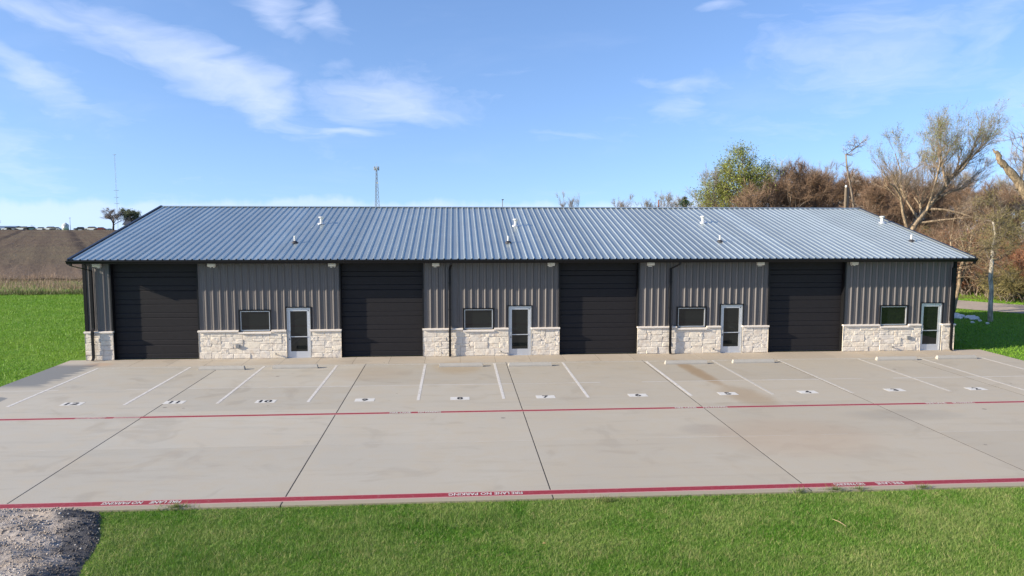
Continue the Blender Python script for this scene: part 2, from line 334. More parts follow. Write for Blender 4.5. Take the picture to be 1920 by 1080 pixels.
# ploughed field with real, low furrow relief
fx = np.linspace(-330, 36, 245); fy = np.concatenate([np.linspace(42, 120, 120), np.linspace(122, 312, 96)])
FX, FY = np.meshgrid(fx, fy); rng = np.random.default_rng(3)
ca, sa = math.cos(R(27)), math.sin(R(27)); cross = FX*ca + FY*sa
Zf = GZ + .20 + .05*np.sin(cross*1.9+.8*np.sin(FY*.05)) + .03*rng.random(FX.shape)
tr = np.exp(-((np.mod(cross+6, 23)-11.5)/1.0)**2); Zf -= .12*tr*(FY > 50)
Zf += np.where(FY > 285, -(np.minimum(FY-285, 60)**2)/60*.03*.5, 0)
V = np.stack([FX, FY, Zf], -1).reshape(-1, 3); nx = len(fx)
I = (np.arange(len(fy)-1)[:, None]*nx + np.arange(nx-1)[None]).ravel(); F = np.stack([I, I+1, I+nx+1, I+nx], 1)
tag(mk('ploughed_field', npmesh('ploughed_field', V, F), field_m), kind='structure')
# woodland floor
wf = MB(); wp = [(40, 24), (47, 25.5), (52, 24), (56.5, 20), (62, 14.5), (70, 10), (82, 5), (120, -5), (140, 60), (60, 110), (30, 60)]
wf.add([(x, y, GZ+.012) for x, y in wp], [tuple(range(len(wp)))]); tag(wf.build('woodland_floor', leaf_litter_m), kind='structure')
# gravel drive
dv = MB(); cl_ = [(38.5, 33), (44, 27.5), (49.0, 21.5), (52.5, 16.8), (56.5, 12.2), (62, 7.5), (70, 3), (90, -5)]
pp = []
for i, (x, y) in enumerate(cl_):
    a = Vector(cl_[max(i-1, 0)]); b_ = Vector(cl_[min(i+1, len(cl_)-1)]); n_ = (b_-a).normalized(); n_ = Vector((-n_.y, n_.x))
    for s_ in (-1, -.5, .5, 1): pp.append((x+n_.x*s_*2.9, y+n_.y*s_*2.9, GZ+.02+(.03 if abs(s_) < 1 else 0)))
dv.add(pp, [(4*i+k, 4*i+k+1, 4*i+k+5, 4*i+k+4) for i in range(len(cl_)-1) for k in range(3)]); tag(dv.build('driveway', drive_m), kind='structure')

# ------------------------------------------------------------------ parking apron
AX0, AX1, AY0 = -1.88, 39.73, -17.22
JX = [AX0, 5.05, 11.0, 16.97, 22.95, 28.88, 34.85, AX1]; JY = [AY0, -12.9, -9.05, -5.75, -1.55]
apron = MB().box(AX0+.02, AX1-.02, AY0+.02, .05, -.2, -.002).build('parking_apron', joint_m); tag(apron, kind='structure')
def slab(x0, x1, y0, y1, gx, gy, name, mt, dz=0.0):
    b_ = .002; sx0, sx1, sy0, sy1 = x0+gx, x1-gx, y0+gy, y1-gy; z = dz
    mb = MB(); mb.add([(sx0,sy0,-.16),(sx1,sy0,-.16),(sx1,sy1,-.16),(sx0,sy1,-.16),(sx0,sy0,z-b_),(sx1,sy0,z-b_),(sx1,sy1,z-b_),(sx0,sy1,z-b_),
                       (sx0+b_,sy0+b_,z),(sx1-b_,sy0+b_,z),(sx1-b_,sy1-b_,z),(sx0+b_,sy1-b_,z)],
                      [(0,1,5,4),(1,2,6,5),(2,3,7,6),(3,0,4,7),(4,5,9,8),(5,6,10,9),(6,7,11,10),(7,4,8,11),(8,9,10,11)])
    return mb.build(name, mt, apron)
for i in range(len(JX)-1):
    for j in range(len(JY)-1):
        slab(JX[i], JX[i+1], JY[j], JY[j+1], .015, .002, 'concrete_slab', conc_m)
x = AX0; k = 0
while x < AX1-.05:
    x2 = min(x+1.535, AX1); x2 = AX1 if AX1-x2 < .5 else x2
    slab(x, x2, -1.55, .04, .005, .003, 'walkway_slab', walk_m); x = x2
random.seed(5)
for j in JY[1:4]:                                   # pale sealed cross joints
    if j == -9.05: continue
    for i in range(len(JX)-1):
        x = JX[i]+.02
        while x < JX[i+1]-.1:
            x2 = min(x+random.uniform(.8, 2.6), JX[i+1]-.02)
            w = random.uniform(.018, .05) if j > -6 else random.uniform(.004, .008)
            if random.random() < (.85 if j > -6 else .4): MB().box(x, x2, j-w, j+w, -.015, .0022).build('joint_seal', pale_m, apron)
            x = x2
# painted lines
LX = [0.12, 3.82, 6.83, 9.82, 13.52, 16.46, 19.41, 23.07, 26.03, 28.98, 32.66, 35.5, 38.35]
for x in LX: MB().box(x-.05, x+.05, -8.05, -1.78, -.01, .004).build('stall_line', wpaint_m if x < 24 else fpaint_m, apron)
for i in range(len(LX)-1): MB().box(LX[i]+.05, LX[i+1]-.05, -1.82, -1.745, -.01, .004).build('stall_line', fpaint_m, apron)
def text_mesh(s, w, h, mat_, name, parent, cx, cy, z, flip=False, bold=.0, sx=None):
    cu = bpy.data.curves.new('txt', 'FONT'); cu.body = s; cu.align_x = 'CENTER'; cu.align_y = 'CENTER'; cu.offset = bold; cu.resolution_u = 3
    to = bpy.data.objects.new('txt', cu); col.objects.link(to); bpy.context.view_layer.update()
    me = bpy.data.meshes.new_from_object(to.evaluated_get(bpy.context.evaluated_depsgraph_get())); bpy.data.objects.remove(to)
    n = len(me.vertices); co = np.empty(n*3, np.float32); me.vertices.foreach_get('co', co); co = co.reshape(-1, 3)
    mn, mx = co.min(0), co.max(0); ctr = (mn+mx)/2
    co = (co-ctr)*np.array([w/(mx[0]-mn[0]), h/(mx[1]-mn[1]), 0]); co[:, 2] = 0
    if flip: co[:, :2] *= -1
    co += np.array([cx, cy, z]); me.vertices.foreach_set('co', co.ravel().astype(np.float32)); me.update(); me.name = name
    me.materials.clear()
    return mk(name, me, mat_, parent)
NUM = {12: (2.05, -7.8), 11: (5.35, -7.8), 10: (8.38, -7.87), 9: (11.7, -7.9), 8: (14.95, -7.9), 7: (17.93, -7.87), 6: (21.2, -7.86), 5: (24.46, -7.84), 4: (27.42, -7.8), 3: (30.75, -7.7), 2: (33.85, -7.72), 1: (37.0, -7.7)}
for n_, (x, y) in NUM.items():
    pl = MB().box(x-.33, x+.33, y-.20, y+.20, -.008, .0045).build('number_plate', wplate_m, apron)
    text_mesh(str(n_), .21 if n_ not in (10, 11, 12) else (.42 if n_ != 11 else .30), .33, kpaint_m, 'painted_number', pl, x, y, .0085, False, .03)
# red fire lane stripes
def stripe(y, w, gaps, flip):
    xs_ = [AX0+.01] + [g_ for gp in gaps for g_ in gp] + [AX1-.01]
    for i in range(0, len(xs_), 2):
        MB().box(xs_[i], xs_[i+1], y-w/2, y+w/2, -.008, .004).build('fire_lane_stripe', red_m, apron)
        MB().box(xs_[i], xs_[i+1], y-w/2-.035, y+w/2+.035, -.008, .0018).build('stripe_overspray', pink_m, apron)
stripe(-9.67, .14, [(3.05, 3.95), (4.2, 5.0), (12.7, 13.38), (13.6, 14.33), (22.0, 22.72), (22.95, 23.75), (30.65, 31.35), (31.6, 32.35)], False)
for xa, xb, xc, xd in [(3.05, 3.95, 4.2, 5.0), (12.7, 13.38, 13.6, 14.33), (22.0, 22.72, 22.95, 23.75), (30.65, 31.35, 31.6, 32.35)]:
    for a, b_, s in ((xa, xb, 'FIRE LANE'), (xc, xd, 'NO PARKING')):
        text_mesh(s, b_-a, .145, pink_m if xa == 3.05 else wpaint_m, 'fire_lane_lettering', apron, (a+b_)/2, -9.67, .0085, False, .02)
        MB().box(a+.002, b_-.002, -9.67-.06, -9.67+.06, -.008, .003).build('fire_lane_stripe', pink_m if xa == 3.05 else red_m, apron)
stripe(-16.86, .22, [], True)
for xa, xb, xc, xd in [(7.09, 7.97, 8.11, 8.78), (14.62, 15.62, 15.66, 16.32), (23.65, 24.4, 24.68, 25.35), (32.5, 33.3, 33.6, 34.3)]:
    for a, b_, s in ((xa, xb, 'NO PARKING'), (xc, xd, 'FIRE LANE')):
        text_mesh(s, (b_-a)*.97, .15, wpaint_m, 'fire_lane_lettering', apron, (a+b_)/2, -16.86, .0085, True, .02)

# wheel stops
def stop_mesh():
    mb = MB(); L, w, h, e = .915, .09, .15, .03
    mb.add([(-L,-w,0),(L,-w,0),(L,w,0),(-L,w,0),(-L,-w,.05),(L,-w,.05),(L,w,.05),(-L,w,.05),(-L+e,-w+.035,h),(L-e,-w+.035,h),(L-e,w-.035,h),(-L+e,w-.035,h)],
           [(0,3,2,1),(0,1,5,4),(1,2,6,5),(2,3,7,6),(3,0,4,7),(4,5,9,8),(5,6,10,9),(6,7,11,10),(7,4,8,11),(8,9,10,11)])
    return mb
for (x, y, n_) in [(5.28, -2.40, 11), (8.2, -2.30, 10), (15.03, -2.40, 8), (17.93, -2.47, 7), (24.63, -2.46, 5), (27.6, -2.42, 4), (34.17, -2.22, 2), (37.03, -2.1, 1)]:
    o = stop_mesh().build('wheel_stop', stop_m); o.location = (x, y, .003); o.rotation_euler.z = random.uniform(-.012, .012)
    tag(o, 'low concrete wheel stop at the head of parking space ' + {1: 'one', 2: 'two', 4: 'four', 5: 'five', 7: 'seven', 8: 'eight', 10: 'ten', 11: 'eleven'}[n_], 'wheel stop', 'concrete wheel stops along the walkway')

# ------------------------------------------------------------------ the building
P = 9.754; XL, XR = -1.15, 38.30; DEPTH = 9.40; RY, RZ = 9.586, 6.767; EY, EZ = -.65, 4.40; SL = (RZ-EZ)/(RY-EY)
B = empty('warehouse_building', (0, 0, 0)); tag(B, 'long charcoal metal warehouse with four black overhead doors and limestone base', 'building')
OH = [(k*P, k*P+3.6) for k in range(4)]
WIN = [(k*P+dx0+5.40, k*P+dx0+6.66) for k, dx0 in zip(range(4), (0, .06, .09, .03))]
DOOR = [(k*P+dx0+7.40, k*P+dx0+8.42) for k, dx0 in zip(range(4), (-.01, .05, .1, 0))]
WZ = (1.20, 2.10); DZ = 2.23; TOPZ = 4.42; RIB = .3048; SH = 1.2
def prof(a, b, h, base, topw, minor=True):        # ribbed sheet section from a to b: (x, out)
    pts = []
    k = math.floor(a/RIB)-1
    while k*RIB < b+RIB:
        c = k*RIB
        pts += [(c-base/2, 0), (c-topw/2, h), (c+topw/2, h), (c+base/2, 0)]
        if minor:
            for mm in (.38, .62): pts += [(c+RIB*mm-.02, 0), (c+RIB*mm-.008, .005), (c+RIB*mm+.008, .005), (c+RIB*mm+.02, 0)]
        k += 1
    def ev(x):
        for i in range(len(pts)-1):
            if pts[i][0] <= x <= pts[i+1][0]:
                d = pts[i+1][0]-pts[i][0]; return pts[i][1] + (pts[i+1][1]-pts[i][1])*((x-pts[i][0])/d if d > 1e-9 else 0)
        return 0
    return [(a, ev(a))] + [q for q in pts if a+1e-4 < q[0] < b-1e-4] + [(b, ev(b))]
PY = 0.02                                          # pan plane of the wall sheets
def wall_piece(a, b, z0, z1):
    pr = prof(a, b, .038, .112, .03); mb = MB(); n = len(pr)
    mb.add([(x, PY-o, z0) for x, o in pr]+[(x, PY-o, z1) for x, o in pr], [(i, i+1, n+i+1, n+i) for i in range(n-1)])
    mb.build('wall_panel', wall_m, B, fixn=False)
def wall_seg(x0, x1, openings):                   # openings: (a, b, zbottom, ztop)
    cuts = sorted({x0, x1} | {v for o in openings for v in o[:2]} | {k*.9144-.06 for k in range(-4, 60) if x0+.15 < k*.9144-.06 < x1-.15})
    for a, b in zip(cuts[:-1], cuts[1:]):
        if b-a < .01: continue
        mid = (a+b)/2; z0 = SH-.02
        for o in openings:
            if o[0] < mid < o[1]: z0 = o[3]
        wall_piece(a, b, z0, TOPZ-.02)
segs = [(XL+.12, -.055, [])]
for k in range(4):
    x1 = (k+1)*P-.055 if k < 3 else XR-.12
    segs.append((k*P+3.6+.055, x1, [(WIN[k][0]-.07, WIN[k][1]+.07, WZ[0], WZ[1]+.07), (DOOR[k][0]-.05, DOOR[k][1]+.05, 0, DZ+.05)]))
for s_ in segs: wall_seg(*s_)
# solid wall behind the sheets (front), with openings
def fwall(x0, x1, z0, z1): MB().box(x0, x1, PY+.03, PY+.14, z0, z1).build('wall_core', deck_m, B)
fwall(XL, 0, 0, TOPZ)
for k in range(4):
    xe = (k+1)*P if k < 3 else XR
    fwall(k*P+3.6, WIN[k][0], 0, TOPZ); fwall(WIN[k][0], WIN[k][1], 0, WZ[0]-.02); fwall(WIN[k][0], WIN[k][1], WZ[1], TOPZ)
    fwall(WIN[k][1], DOOR[k][0], 0, TOPZ); fwall(DOOR[k][0], DOOR[k][1], DZ, TOPZ); fwall(DOOR[k][1], xe, 0, TOPZ)
    fwall(k*P, k*P+3.6, 4.22, TOPZ)
# rear and end walls, ribbed
def ribbed_wall(pts_fn, a, b, zt, name):
    pr = prof(a, b, .034, .086, .032, False); n = len(pr); mb = MB()
    mb.add([pts_fn(t_, o, 0) for t_, o in pr]+[pts_fn(t_, o, zt(t_)) for t_, o in pr], [(i, i+1, n+i+1, n+i) for i in range(n-1)]); mb.build(name, wall_m, B, fixn=False)
zroof = lambda y: EZ + SL*(y-EY) - .06
ribbed_wall(lambda t_, o, z: (XL+.02-o, t_, z), PY+.14, DEPTH, zroof, 'end_wall'); ribbed_wall(lambda t_, o, z: (XR-.02+o, t_, z), PY+.14, DEPTH, zroof, 'end_wall')
ribbed_wall(lambda t_, o, z: (t_, DEPTH+o, z), XL+.02, XR-.02, lambda t_: zroof(DEPTH), 'rear_wall')
# corner trims
for x0, x1 in ((XL, XL+.13), (XR-.13, XR)):
    MB().box(x0-.01, x1, PY-.05, PY+.15, SH+.07, TOPZ-.02).build('corner_trim', trim_m, B)
# door jambs, heads
for a, b in OH:
    for x0, x1 in ((a-.055, a+.012), (b-.012, b+.055)): MB().box(x0, x1, PY-.045, PY+.29, .0, 4.24).build('door_jamb', trim_m, B)
    MB().box(a+.012, b-.012, PY-.04, PY+.29, 4.2, 4.3).build('door_head', trim_m, B)
# overhead doors: seven sections each
def section(x0, x1, z0, z1, y, par):
    h = z1-z0; d_ = .016
    pr = [(0, d_), (.006, 0.0), (h*.31, 0.0), (h*.31+.034, d_+.004), (h*.31+.040, d_+.004), (h*.31+.043, 0.0), (h-.038, 0.0), (h-.004, d_+.004)]
    poly = [(y+o, z0+z_) for z_, o in pr] + [(y+.045, z1-.002), (y+.045, z0)]
    MB().prism(poly, 'x', x0, x1).build('door_section', door_m, par)
for k, (a, b) in enumerate(OH):
    d = MB().box(a+.012, b-.012, PY+.262, PY+.28, .03, 4.2).build('overhead_door', door_m, B)
    n_ = 7; hh = 4.2/n_
    for i in range(n_): section(a+.014, b-.014, i*hh+.012, (i+1)*hh+.008, PY+.215, d)
    MB().box(a+.02, b-.02, PY+.205, PY+.255, .004, .03).build('bottom_seal', boot_m, d)
# stone wainscot
random.seed(21)
def stone_unit(seed):
    r = random.Random(seed); mb = MB(); nx_, nz = 5, 4; e = .03
    xs_ = [0, e, .36, .66, 1-e, 1][:nx_+1]; zs_ = [0, .09, .5, .91, 1]
    idx = {}
    for j, z in enumerate(zs_):
        for i, x in enumerate(xs_):
            edge = i in (0, len(xs_)-1) or j in (0, len(zs_)-1)
            y = 0.0 if edge else -r.uniform(.008, .026)
            jx = 0 if edge else r.uniform(-.06, .06)*(1 if 1 < i < 4 else .2); jz = 0 if edge else r.uniform(-.05, .05)
            idx[i, j] = len(mb.v); mb.v.append((x+jx, y, z+jz))
    for j in range(len(zs_)-1):
        for i in range(len(xs_)-1):
            a, b_, c_, d_ = idx[i, j], idx[i+1, j], idx[i+1, j+1], idx[i, j+1]
            if r.random() < .5: mb.f += [(a, b_, c_), (a, c_, d_)]
            else: mb.f += [(a, b_, d_), (b_, c_, d_)]
            mb.mi += [0, 0]
    me = mb.mesh('stone'); me.materials.append(stone_m); return me
UNITS = [stone_unit(s_) for s_ in range(18)]
SY = -.045
nst = 0
def stones(x0, x1, z0, z1, par):
    global nst
    rows = 11; ch = (z1-z0)/rows; cols = max(2, round((x1-x0)/.105)); cw = (x1-x0)/cols
    occ = [[False]*cols for _ in range(rows)]
    for j in range(rows):
        for i in range(cols):
            if occ[j][i]: continue
            w, h = random.choice([(5,2),(6,2),(4,2),(7,2),(4,3),(5,3),(6,3),(5,2),(4,1),(6,2),(3,2)])
            h = min(h, rows-j)
            if rows-j-h == 1 and h < 3: h += 1
            ww = 0
            while ww < w and i+ww < cols and not occ[j][i+ww]: ww += 1
            k2 = i+ww
            if k2 < cols and (k2+1 >= cols or occ[j][k2+1]) and not occ[j][k2]: ww += 1
            if cols-(i+ww) == 1: ww += 1
            ww = min(ww, cols-i)
            while any(occ[j+q][i+r_] for q in range(h) for r_ in range(ww)): h -= 1
            for q in range(h):
                for r_ in range(ww): occ[j+q][i+r_] = True
            g_ = .0015
            o = mk('stone', random.choice(UNITS), None, par); nst += 1
            o.location = (x0+i*cw+g_, SY+random.uniform(-.008, .012), z0+j*ch+g_); o.scale = (ww*cw-2*g_, random.uniform(.6, 1.2), h*ch-2*g_)
            if random.random() < .5: o.rotation_euler = (0, math.pi, 0); o.location.x += ww*cw-2*g_; o.location.z += h*ch-2*g_; o.rotation_euler = (0, math.pi, 0)
def wains(x0, x1, win=None):
    wpart = MB().box(x0+.004, x1-.004, SY+.006, PY+.03, 0, SH).build('stone_base', mortar_m, B)
    MB().box(x0-.003, x0+.004, SY-.02, PY+.029, .002, SH-.002).build('stone_return', stone_m, wpart); MB().box(x1-.004, x1+.003, SY-.02, PY+.029, .002, SH-.002).build('stone_return', stone_m, wpart)
    stones(x0, x1, .005, SH-.004, wpart)
    def cap(a, b, z):
        n_ = max(1, round((b-a)/.9)); w = (b-a)/n_
        for i in range(n_):
            mb = MB(); aa, bb = a+i*w+.002, a+(i+1)*w-.002; poly = [(SY-.085, z), (SY-.085, z+.055), (SY-.075, z+.062), (PY+.02, z+.075), (PY+.02, z)]
            mb.prism(poly, 'x', aa, bb).build('cap_stone', cap_m, wpart)
    if win: cap(x0-.02, win[0]-.07, SH); cap(win[0]-.07, win[1]+.07, SH-.085); cap(win[1]+.07, x1+.0, SH)
    else: cap(x0-.02, x1+.02, SH)
wains(XL-.02, .0)
for k in range(4):
    xe = (k+1)*P if k < 3 else XR+.02
    wains(k*P+3.6, DOOR[k][0]-.012, WIN[k]); wains(DOOR[k][1]+.012, xe)
print('stones', nst)
# windows
for a, b in WIN:
    w = MB(); z0, z1 = WZ
    T = .05
    w.box(a-.07, b+.07, PY-.055, PY+.1, z1+.008, z1+.07).box(a-.07, b+.07, PY-.055, PY+.1, z0-.015, z0+.03).box(a-.07, a-.008, PY-.055, PY+.1, z0+.03, z1+.008).box(b+.008, b+.07, PY-.055, PY+.1, z0+.03, z1+.008)
    wo_ = w.build('window', trim_m, B)
    f_ = MB(); t_ = .035; A, Bx, Z0, Z1 = a-.008, b+.008, z0+.03, z1+.008
    f_.box(A, Bx, PY-.02, PY+.06, Z0, Z0+t_).box(A, Bx, PY-.02, PY+.06, Z1-t_, Z1).box(A, A+t_, PY-.02, PY+.06, Z0+t_, Z1-t_).box(Bx-t_, Bx, PY-.02, PY+.06, Z0+t_, Z1-t_)
    f_.build('window_frame', alu_m, wo_)
    MB().box(A+t_, Bx-t_, PY+.035, PY+.05, Z0+t_, Z1-t_).build('pane', glass_m, wo_)
# entry doors
for a, b in DOOR:
    tr_ = MB().box(a-.05, a-.008, PY-.055, PY+.1, 0.0, DZ+.05).box(b+.008, b+.05, PY-.055, PY+.1, 0.0, DZ+.05).box(a-.008, b+.008, PY-.055, PY+.1, DZ+.008, DZ+.05)
    d = tr_.build('entry_door', trim_m, B)
    f_ = MB(); t_ = .045
    f_.box(a-.008, a+t_, PY-.01, PY+.09, .0, DZ+.008).box(b-t_, b+.008, PY-.01, PY+.09, .0, DZ+.008).box(a+t_, b-t_, PY-.01, PY+.09, DZ-t_, DZ+.008)
    f_.build('door_frame', alu_m, d)
    A, Bx = a+t_+.006, b-t_-.006; Zt = DZ-t_-.006
    l_ = MB(); s_ = .095
    l_.box(A, A+s_, PY+.01, PY+.055, .02, Zt).box(Bx-s_, Bx, PY+.01, PY+.055, .02, Zt).box(A+s_, Bx-s_, PY+.01, PY+.055, Zt-s_, Zt).box(A+s_, Bx-s_, PY+.01, PY+.055, .02, .29).box(A+s_, Bx-s_, PY-.02, PY+.02, .93, .965)
    l_.build('door_leaf', alu_m, d)
    MB().box(A+s_, Bx-s_, PY+.03, PY+.042, .29, Zt-s_).build('pane', glass_m, d)
    MB().tube([(A+.05, PY+.0, 1.22), (A+.05, PY-.065, 1.20), (A+.05, PY-.065, .94), (A+.05, PY+.0, .92)], .013, 8).build('pull_handle', alu_m, d)
    MB().box(A+.03, A+.07, PY-.005, PY+.01, .80, .86).build('lock_cylinder', boot_m, d)
    MB().box(a+.0, b-.0, PY-.03, PY+.09, .002, .018).build('threshold', alu_m, d)
    MB().box(Bx-.06, Bx-.02, PY-.004, PY+.01, Zt-.09, Zt-.05).build('door_sticker', kpaint_m, d)
# wall lights
for x in (-.52, 4.27, 9.42, 13.95, 19.1, 23.65, 28.78, 33.25):
    l_ = MB().prism([(PY-.01, 4.05), (PY-.16, 4.08), (PY-.185, 4.12), (PY-.165, 4.24), (PY-.01, 4.27)], 'x', x-.16, x+.16).build('wall_light', lamp_m, B)
    MB().prism([(PY-.05, 4.042), (PY-.155, 4.066), (PY-.155, 4.074), (PY-.05, 4.052)], 'x', x-.13, x+.13).build('lamp_lens', lens_m, l_)
    MB().box(x-.10, x+.10, PY-.012, PY+.03, 4.01, 4.048).build('back_plate', lamp_m, l_)
# outlets and hose bibs
for x, z in ((5.27, .55), (36.05, .63)):
    ob = MB().box(x-.085, x+.085, SY-.075, SY-.01, z-.075, z+.075).build('outlet_box', box_m, B); MB().box(x-.07, x+.07, SY-.083, SY-.076, z-.06, z+.06).build('outlet_cover', box_m, ob)
for x in (6.94, 16.87, 26.68, 35.3):
    hb = MB().tube([(x-.1, SY-.02, .2), (x-.02, SY-.1, .19), (x+.06, SY-.13, .16)], [.02, .018, .022], 8).build('hose_bib', box_m, B); MB().tube([(x-.02, SY-.1, .19), (x-.02, SY-.1, .235)], [.028, .03], 8).build('valve_knob', boot_m, hb)
# roof
RX0, RX1 = -1.40, 38.70
def roof_panel_mesh(a, b, side):
    pr = prof(a, b, .042, .085, .036, False); n = len(pr); mb = MB()
    y0, y1 = (EY, RY) if side == 0 else (2*RY-EY, RY)
    mb.add([(x, y0, EZ+o) for x, o in pr]+[(x, y1, RZ+o) for x, o in pr], [(i, i+1, n+i+1, n+i) for i in range(n-1)])
    return mb
x = RX0
while x < RX1-.01:
    x2 = min(x+.9144, RX1)
    roof_panel_mesh(x, x2, 0).build('roof_panel', roof_m, B, fixn=False)
    x = x2
# deck under the sheets closes the building
for (ya, yb) in ((EY+.02, RY),):
    za = EZ+SL*.02-.012
    MB().prism([(ya, za), (yb, RZ-.012), (yb, RZ-.10), (ya, za-.07)], 'x', RX0+.02, RX1-.02).build('roof_deck', deck_m, B)
MB().prism([(RY-.16, RZ-.16*SL+.046), (RY+.03, RZ+.052), (RY+.03, RZ-.20), (RY+.022, RZ-.20), (RY+.022, RZ+.044), (RY-.16, RZ-.16*SL+.040)], 'x', RX0-.01, RX1+.01).build('ridge_cap', roof_m, B)
for xa, xb in ((RX0-.045, RX0-.003), (RX1+.003, RX1+.045)):          # rake trims
    if True:
        ya = EY-.02
        MB().prism([(ya, EZ-.20), (ya, EZ+.035), (RY, RZ+.058), (RY, RZ-.20)], 'x', xa, xb).build('rake_trim', rake_m, B)
        MB().prism([(ya, EZ+.048), (ya, EZ+.058), (RY, RZ+.075), (RY, RZ+.062)], 'x', xa if xa < 0 else xa-.07, xb+.07 if xa < 0 else xb).build('rake_flange', rake_m, B)
for s_ in (0,):                                                        # gutter along the front eave
    f_ = (lambda y: y) if s_ == 0 else (lambda y: 2*RY-y)
    gp = [(f_(EY+.02), EZ-.165), (f_(EY-.075), EZ-.165), (f_(EY-.10), EZ-.09), (f_(EY-.13), EZ-.06), (f_(EY-.13), EZ-.022), (f_(EY-.118), EZ-.022), (f_(EY-.118), EZ-.055), (f_(EY-.09), EZ-.085), (f_(EY-.066), EZ-.155), (f_(EY+.01), EZ-.155), (f_(EY+.01), EZ-.02), (f_(EY+.02), EZ-.02)]
    MB().prism(gp, 'x', RX0-.05, RX1+.05).build('gutter', trim_m, B)
    for xa in (RX0-.056, RX1+.051): MB().prism([gp[0], gp[1], gp[2], gp[3], gp[4], (f_(EY+.02), EZ-.022)], 'x', xa, xa+.005).build('gutter_end', trim_m, B)
MB().box(XL-.1, XR+.1, EY+.022, PY+.03, EZ-.10, EZ-.085).build('soffit', wall_m, B)
# downspouts
def downspout(x, xtop, foot=1):
    ds = empty('downspout', (0, 0, 0)); bpy.data.objects.remove(ds)
    mb = MB(); s_ = .04
    def rect(path):
        rings = []
        for (cx, cy, cz, tx) in path: rings.append([(cx-.05, cy-s_, cz), (cx+.05, cy-s_, cz), (cx+.05, cy+s_, cz), (cx-.05, cy+s_, cz)])
        b0 = len(mb.v)
        for r_ in rings: mb.v += r_
        for i in range(len(rings)-1):
            for k_ in range(4): mb.f.append((b0+4*i+k_, b0+4*i+(k_+1) % 4, b0+4*i+4+(k_+1) % 4, b0+4*i+4+k_)); mb.mi.append(0)
    yw = PY-.085; ys_ = SY-.13
    rect([(xtop, EY-.03, EZ-.165, 0), (xtop, EY-.03, EZ-.24, 0), (x, yw, 3.92, 0), (x, yw, 1.42, 0), (x, ys_, 1.28, 0), (x, ys_, .14, 0), (x, ys_-.10, .03, 0)])
    d = mb.build('downspout', trim_m, B)
    for z, y in ((3.3, yw), (2.1, yw), (.7, ys_)): MB().box(x-.065, x+.065, y-s_-.006, y+s_+.004, z, z+.035).build('strap', trim_m, d)
for x, xt in ((-.80, -1.30), (14.56, 14.62), (24.6, 24.82), (38.1, 38.66)): downspout(x, xt)
# roof vents
def on_roof(x, y): return EZ+SL*(y-EY)
for k in range(4):
    (x1, y1) = [(7.40, 2.04), (17.32, 2.02), (27.66, 2.19), (37.45, 2.27)][k]; z = on_roof(x1, y1)
    vp = MB().tube([(x1, y1, z-.02), (x1, y1, z+.33)], .05, 12).build('vent_pipe', white_m, B)
    MB().tube([(x1, y1, z-.02), (x1, y1, z+.03), (x1, y1, z+.10)], [.17, .15, .06], 12).build('pipe_boot', boot_m, vp)
    (x2, y2) = [(7.99, 5.7), (17.93, 5.3), (28.09, 6.04), (38.15, 6.1)][k]; z = on_roof(x2, y2)
    vp = MB().tube([(x2, y2, z-.02), (x2, y2, z+.30)], .075, 12).build('flue_vent', white_m, B)
    MB().tube([(x2, y2, z+.27), (x2, y2, z+.31), (x2, y2, z+.36), (x2, y2, z+.38)], [.09, .14, .14, .07], 12).build('flue_cap', white_m, vp)
    MB().tube([(x2, y2, z-.02), (x2, y2, z+.03), (x2, y2, z+.08)], [.2, .18, .09], 12).build('flue_flashing', alu_m, vp)

# ------------------------------------------------------------------ trees
def bark(name, c, var=.25):
    mt, t, p = material(name); geo = N(t, 'ShaderNodeNewGeometry'); mp = N(t, 'ShaderNodeMapping'); mp.inputs['Scale'].default_value = (9, 9, 2.2); t.links.new(geo.outputs['Position'], mp.inputs[0])
    n = noise(t, mp.outputs[0], 1.0, 6, .7, .4); n2 = noise(t, geo.outputs['Position'], 1.1, 4, .6)
    k = mixc(t, ramp(t, n, .40, .62), tuple(v*.42 for v in c), tuple(v*1.15 for v in c)); k = mixc(t, M(t, 'MULTIPLY', ramp(t, n2, .48, .66), .5), k, tuple(v*.5 for v in c))
    t.links.new(k, p.inputs['Base Color']); p.inputs['Roughness'].default_value = .95; p.inputs['Specular IOR Level'].default_value = .15
    b = N(t, 'ShaderNodeBump'); b.inputs['Strength'].default_value = .9; b.inputs['Distance'].default_value = .06; t.links.new(n, b.inputs['Height']); t.links.new(b.outputs[0], p.inputs['Normal']); return mt
bark_tan = bark('bark_tan', (.38, .29, .19)); bark_grey = bark('bark_grey', (.25, .205, .16)); bark_dark = bark('bark_dark', (.10, .085, .07)); bark_pale = bark('bark_pale', (.60, .54, .45))
def twigm(name, c, isl=.35): return simple(name, c, .8, 0, .2, .6, 0, 30, .2, isl, .12)
tw_brown = twigm('twigs_brown', (.215, .145, .095)); tw_grey = twigm('twigs_grey', (.29, .255, .22)); tw_rust = twigm('twigs_rust', (.27, .13, .075)); tw_olive = twigm('twigs_olive', (.22, .19, .085)); tw_far = twigm('twigs_far', (.30, .27, .24))
def leafm(name, c):
    mt = greens(name, c, (c[0]*1.25, c[1]*1.15, c[2]*1.1), (c[0]*.8, c[1]*.7, c[2]*.7), .35, .4); return mt
lf_green = leafm('leaves_spring', (.23, .275, .06)); lf_dark = leafm('leaves_evergreen', (.035, .075, .03)); lf_bud = leafm('leaves_bud', (.24, .28, .08)); lf_olive = leafm('leaves_olive', (.21, .185, .06)); lf_rust = leafm('leaves_rust', (.25, .125, .065)); lf_mid = leafm('leaves_mid', (.17, .20, .11))

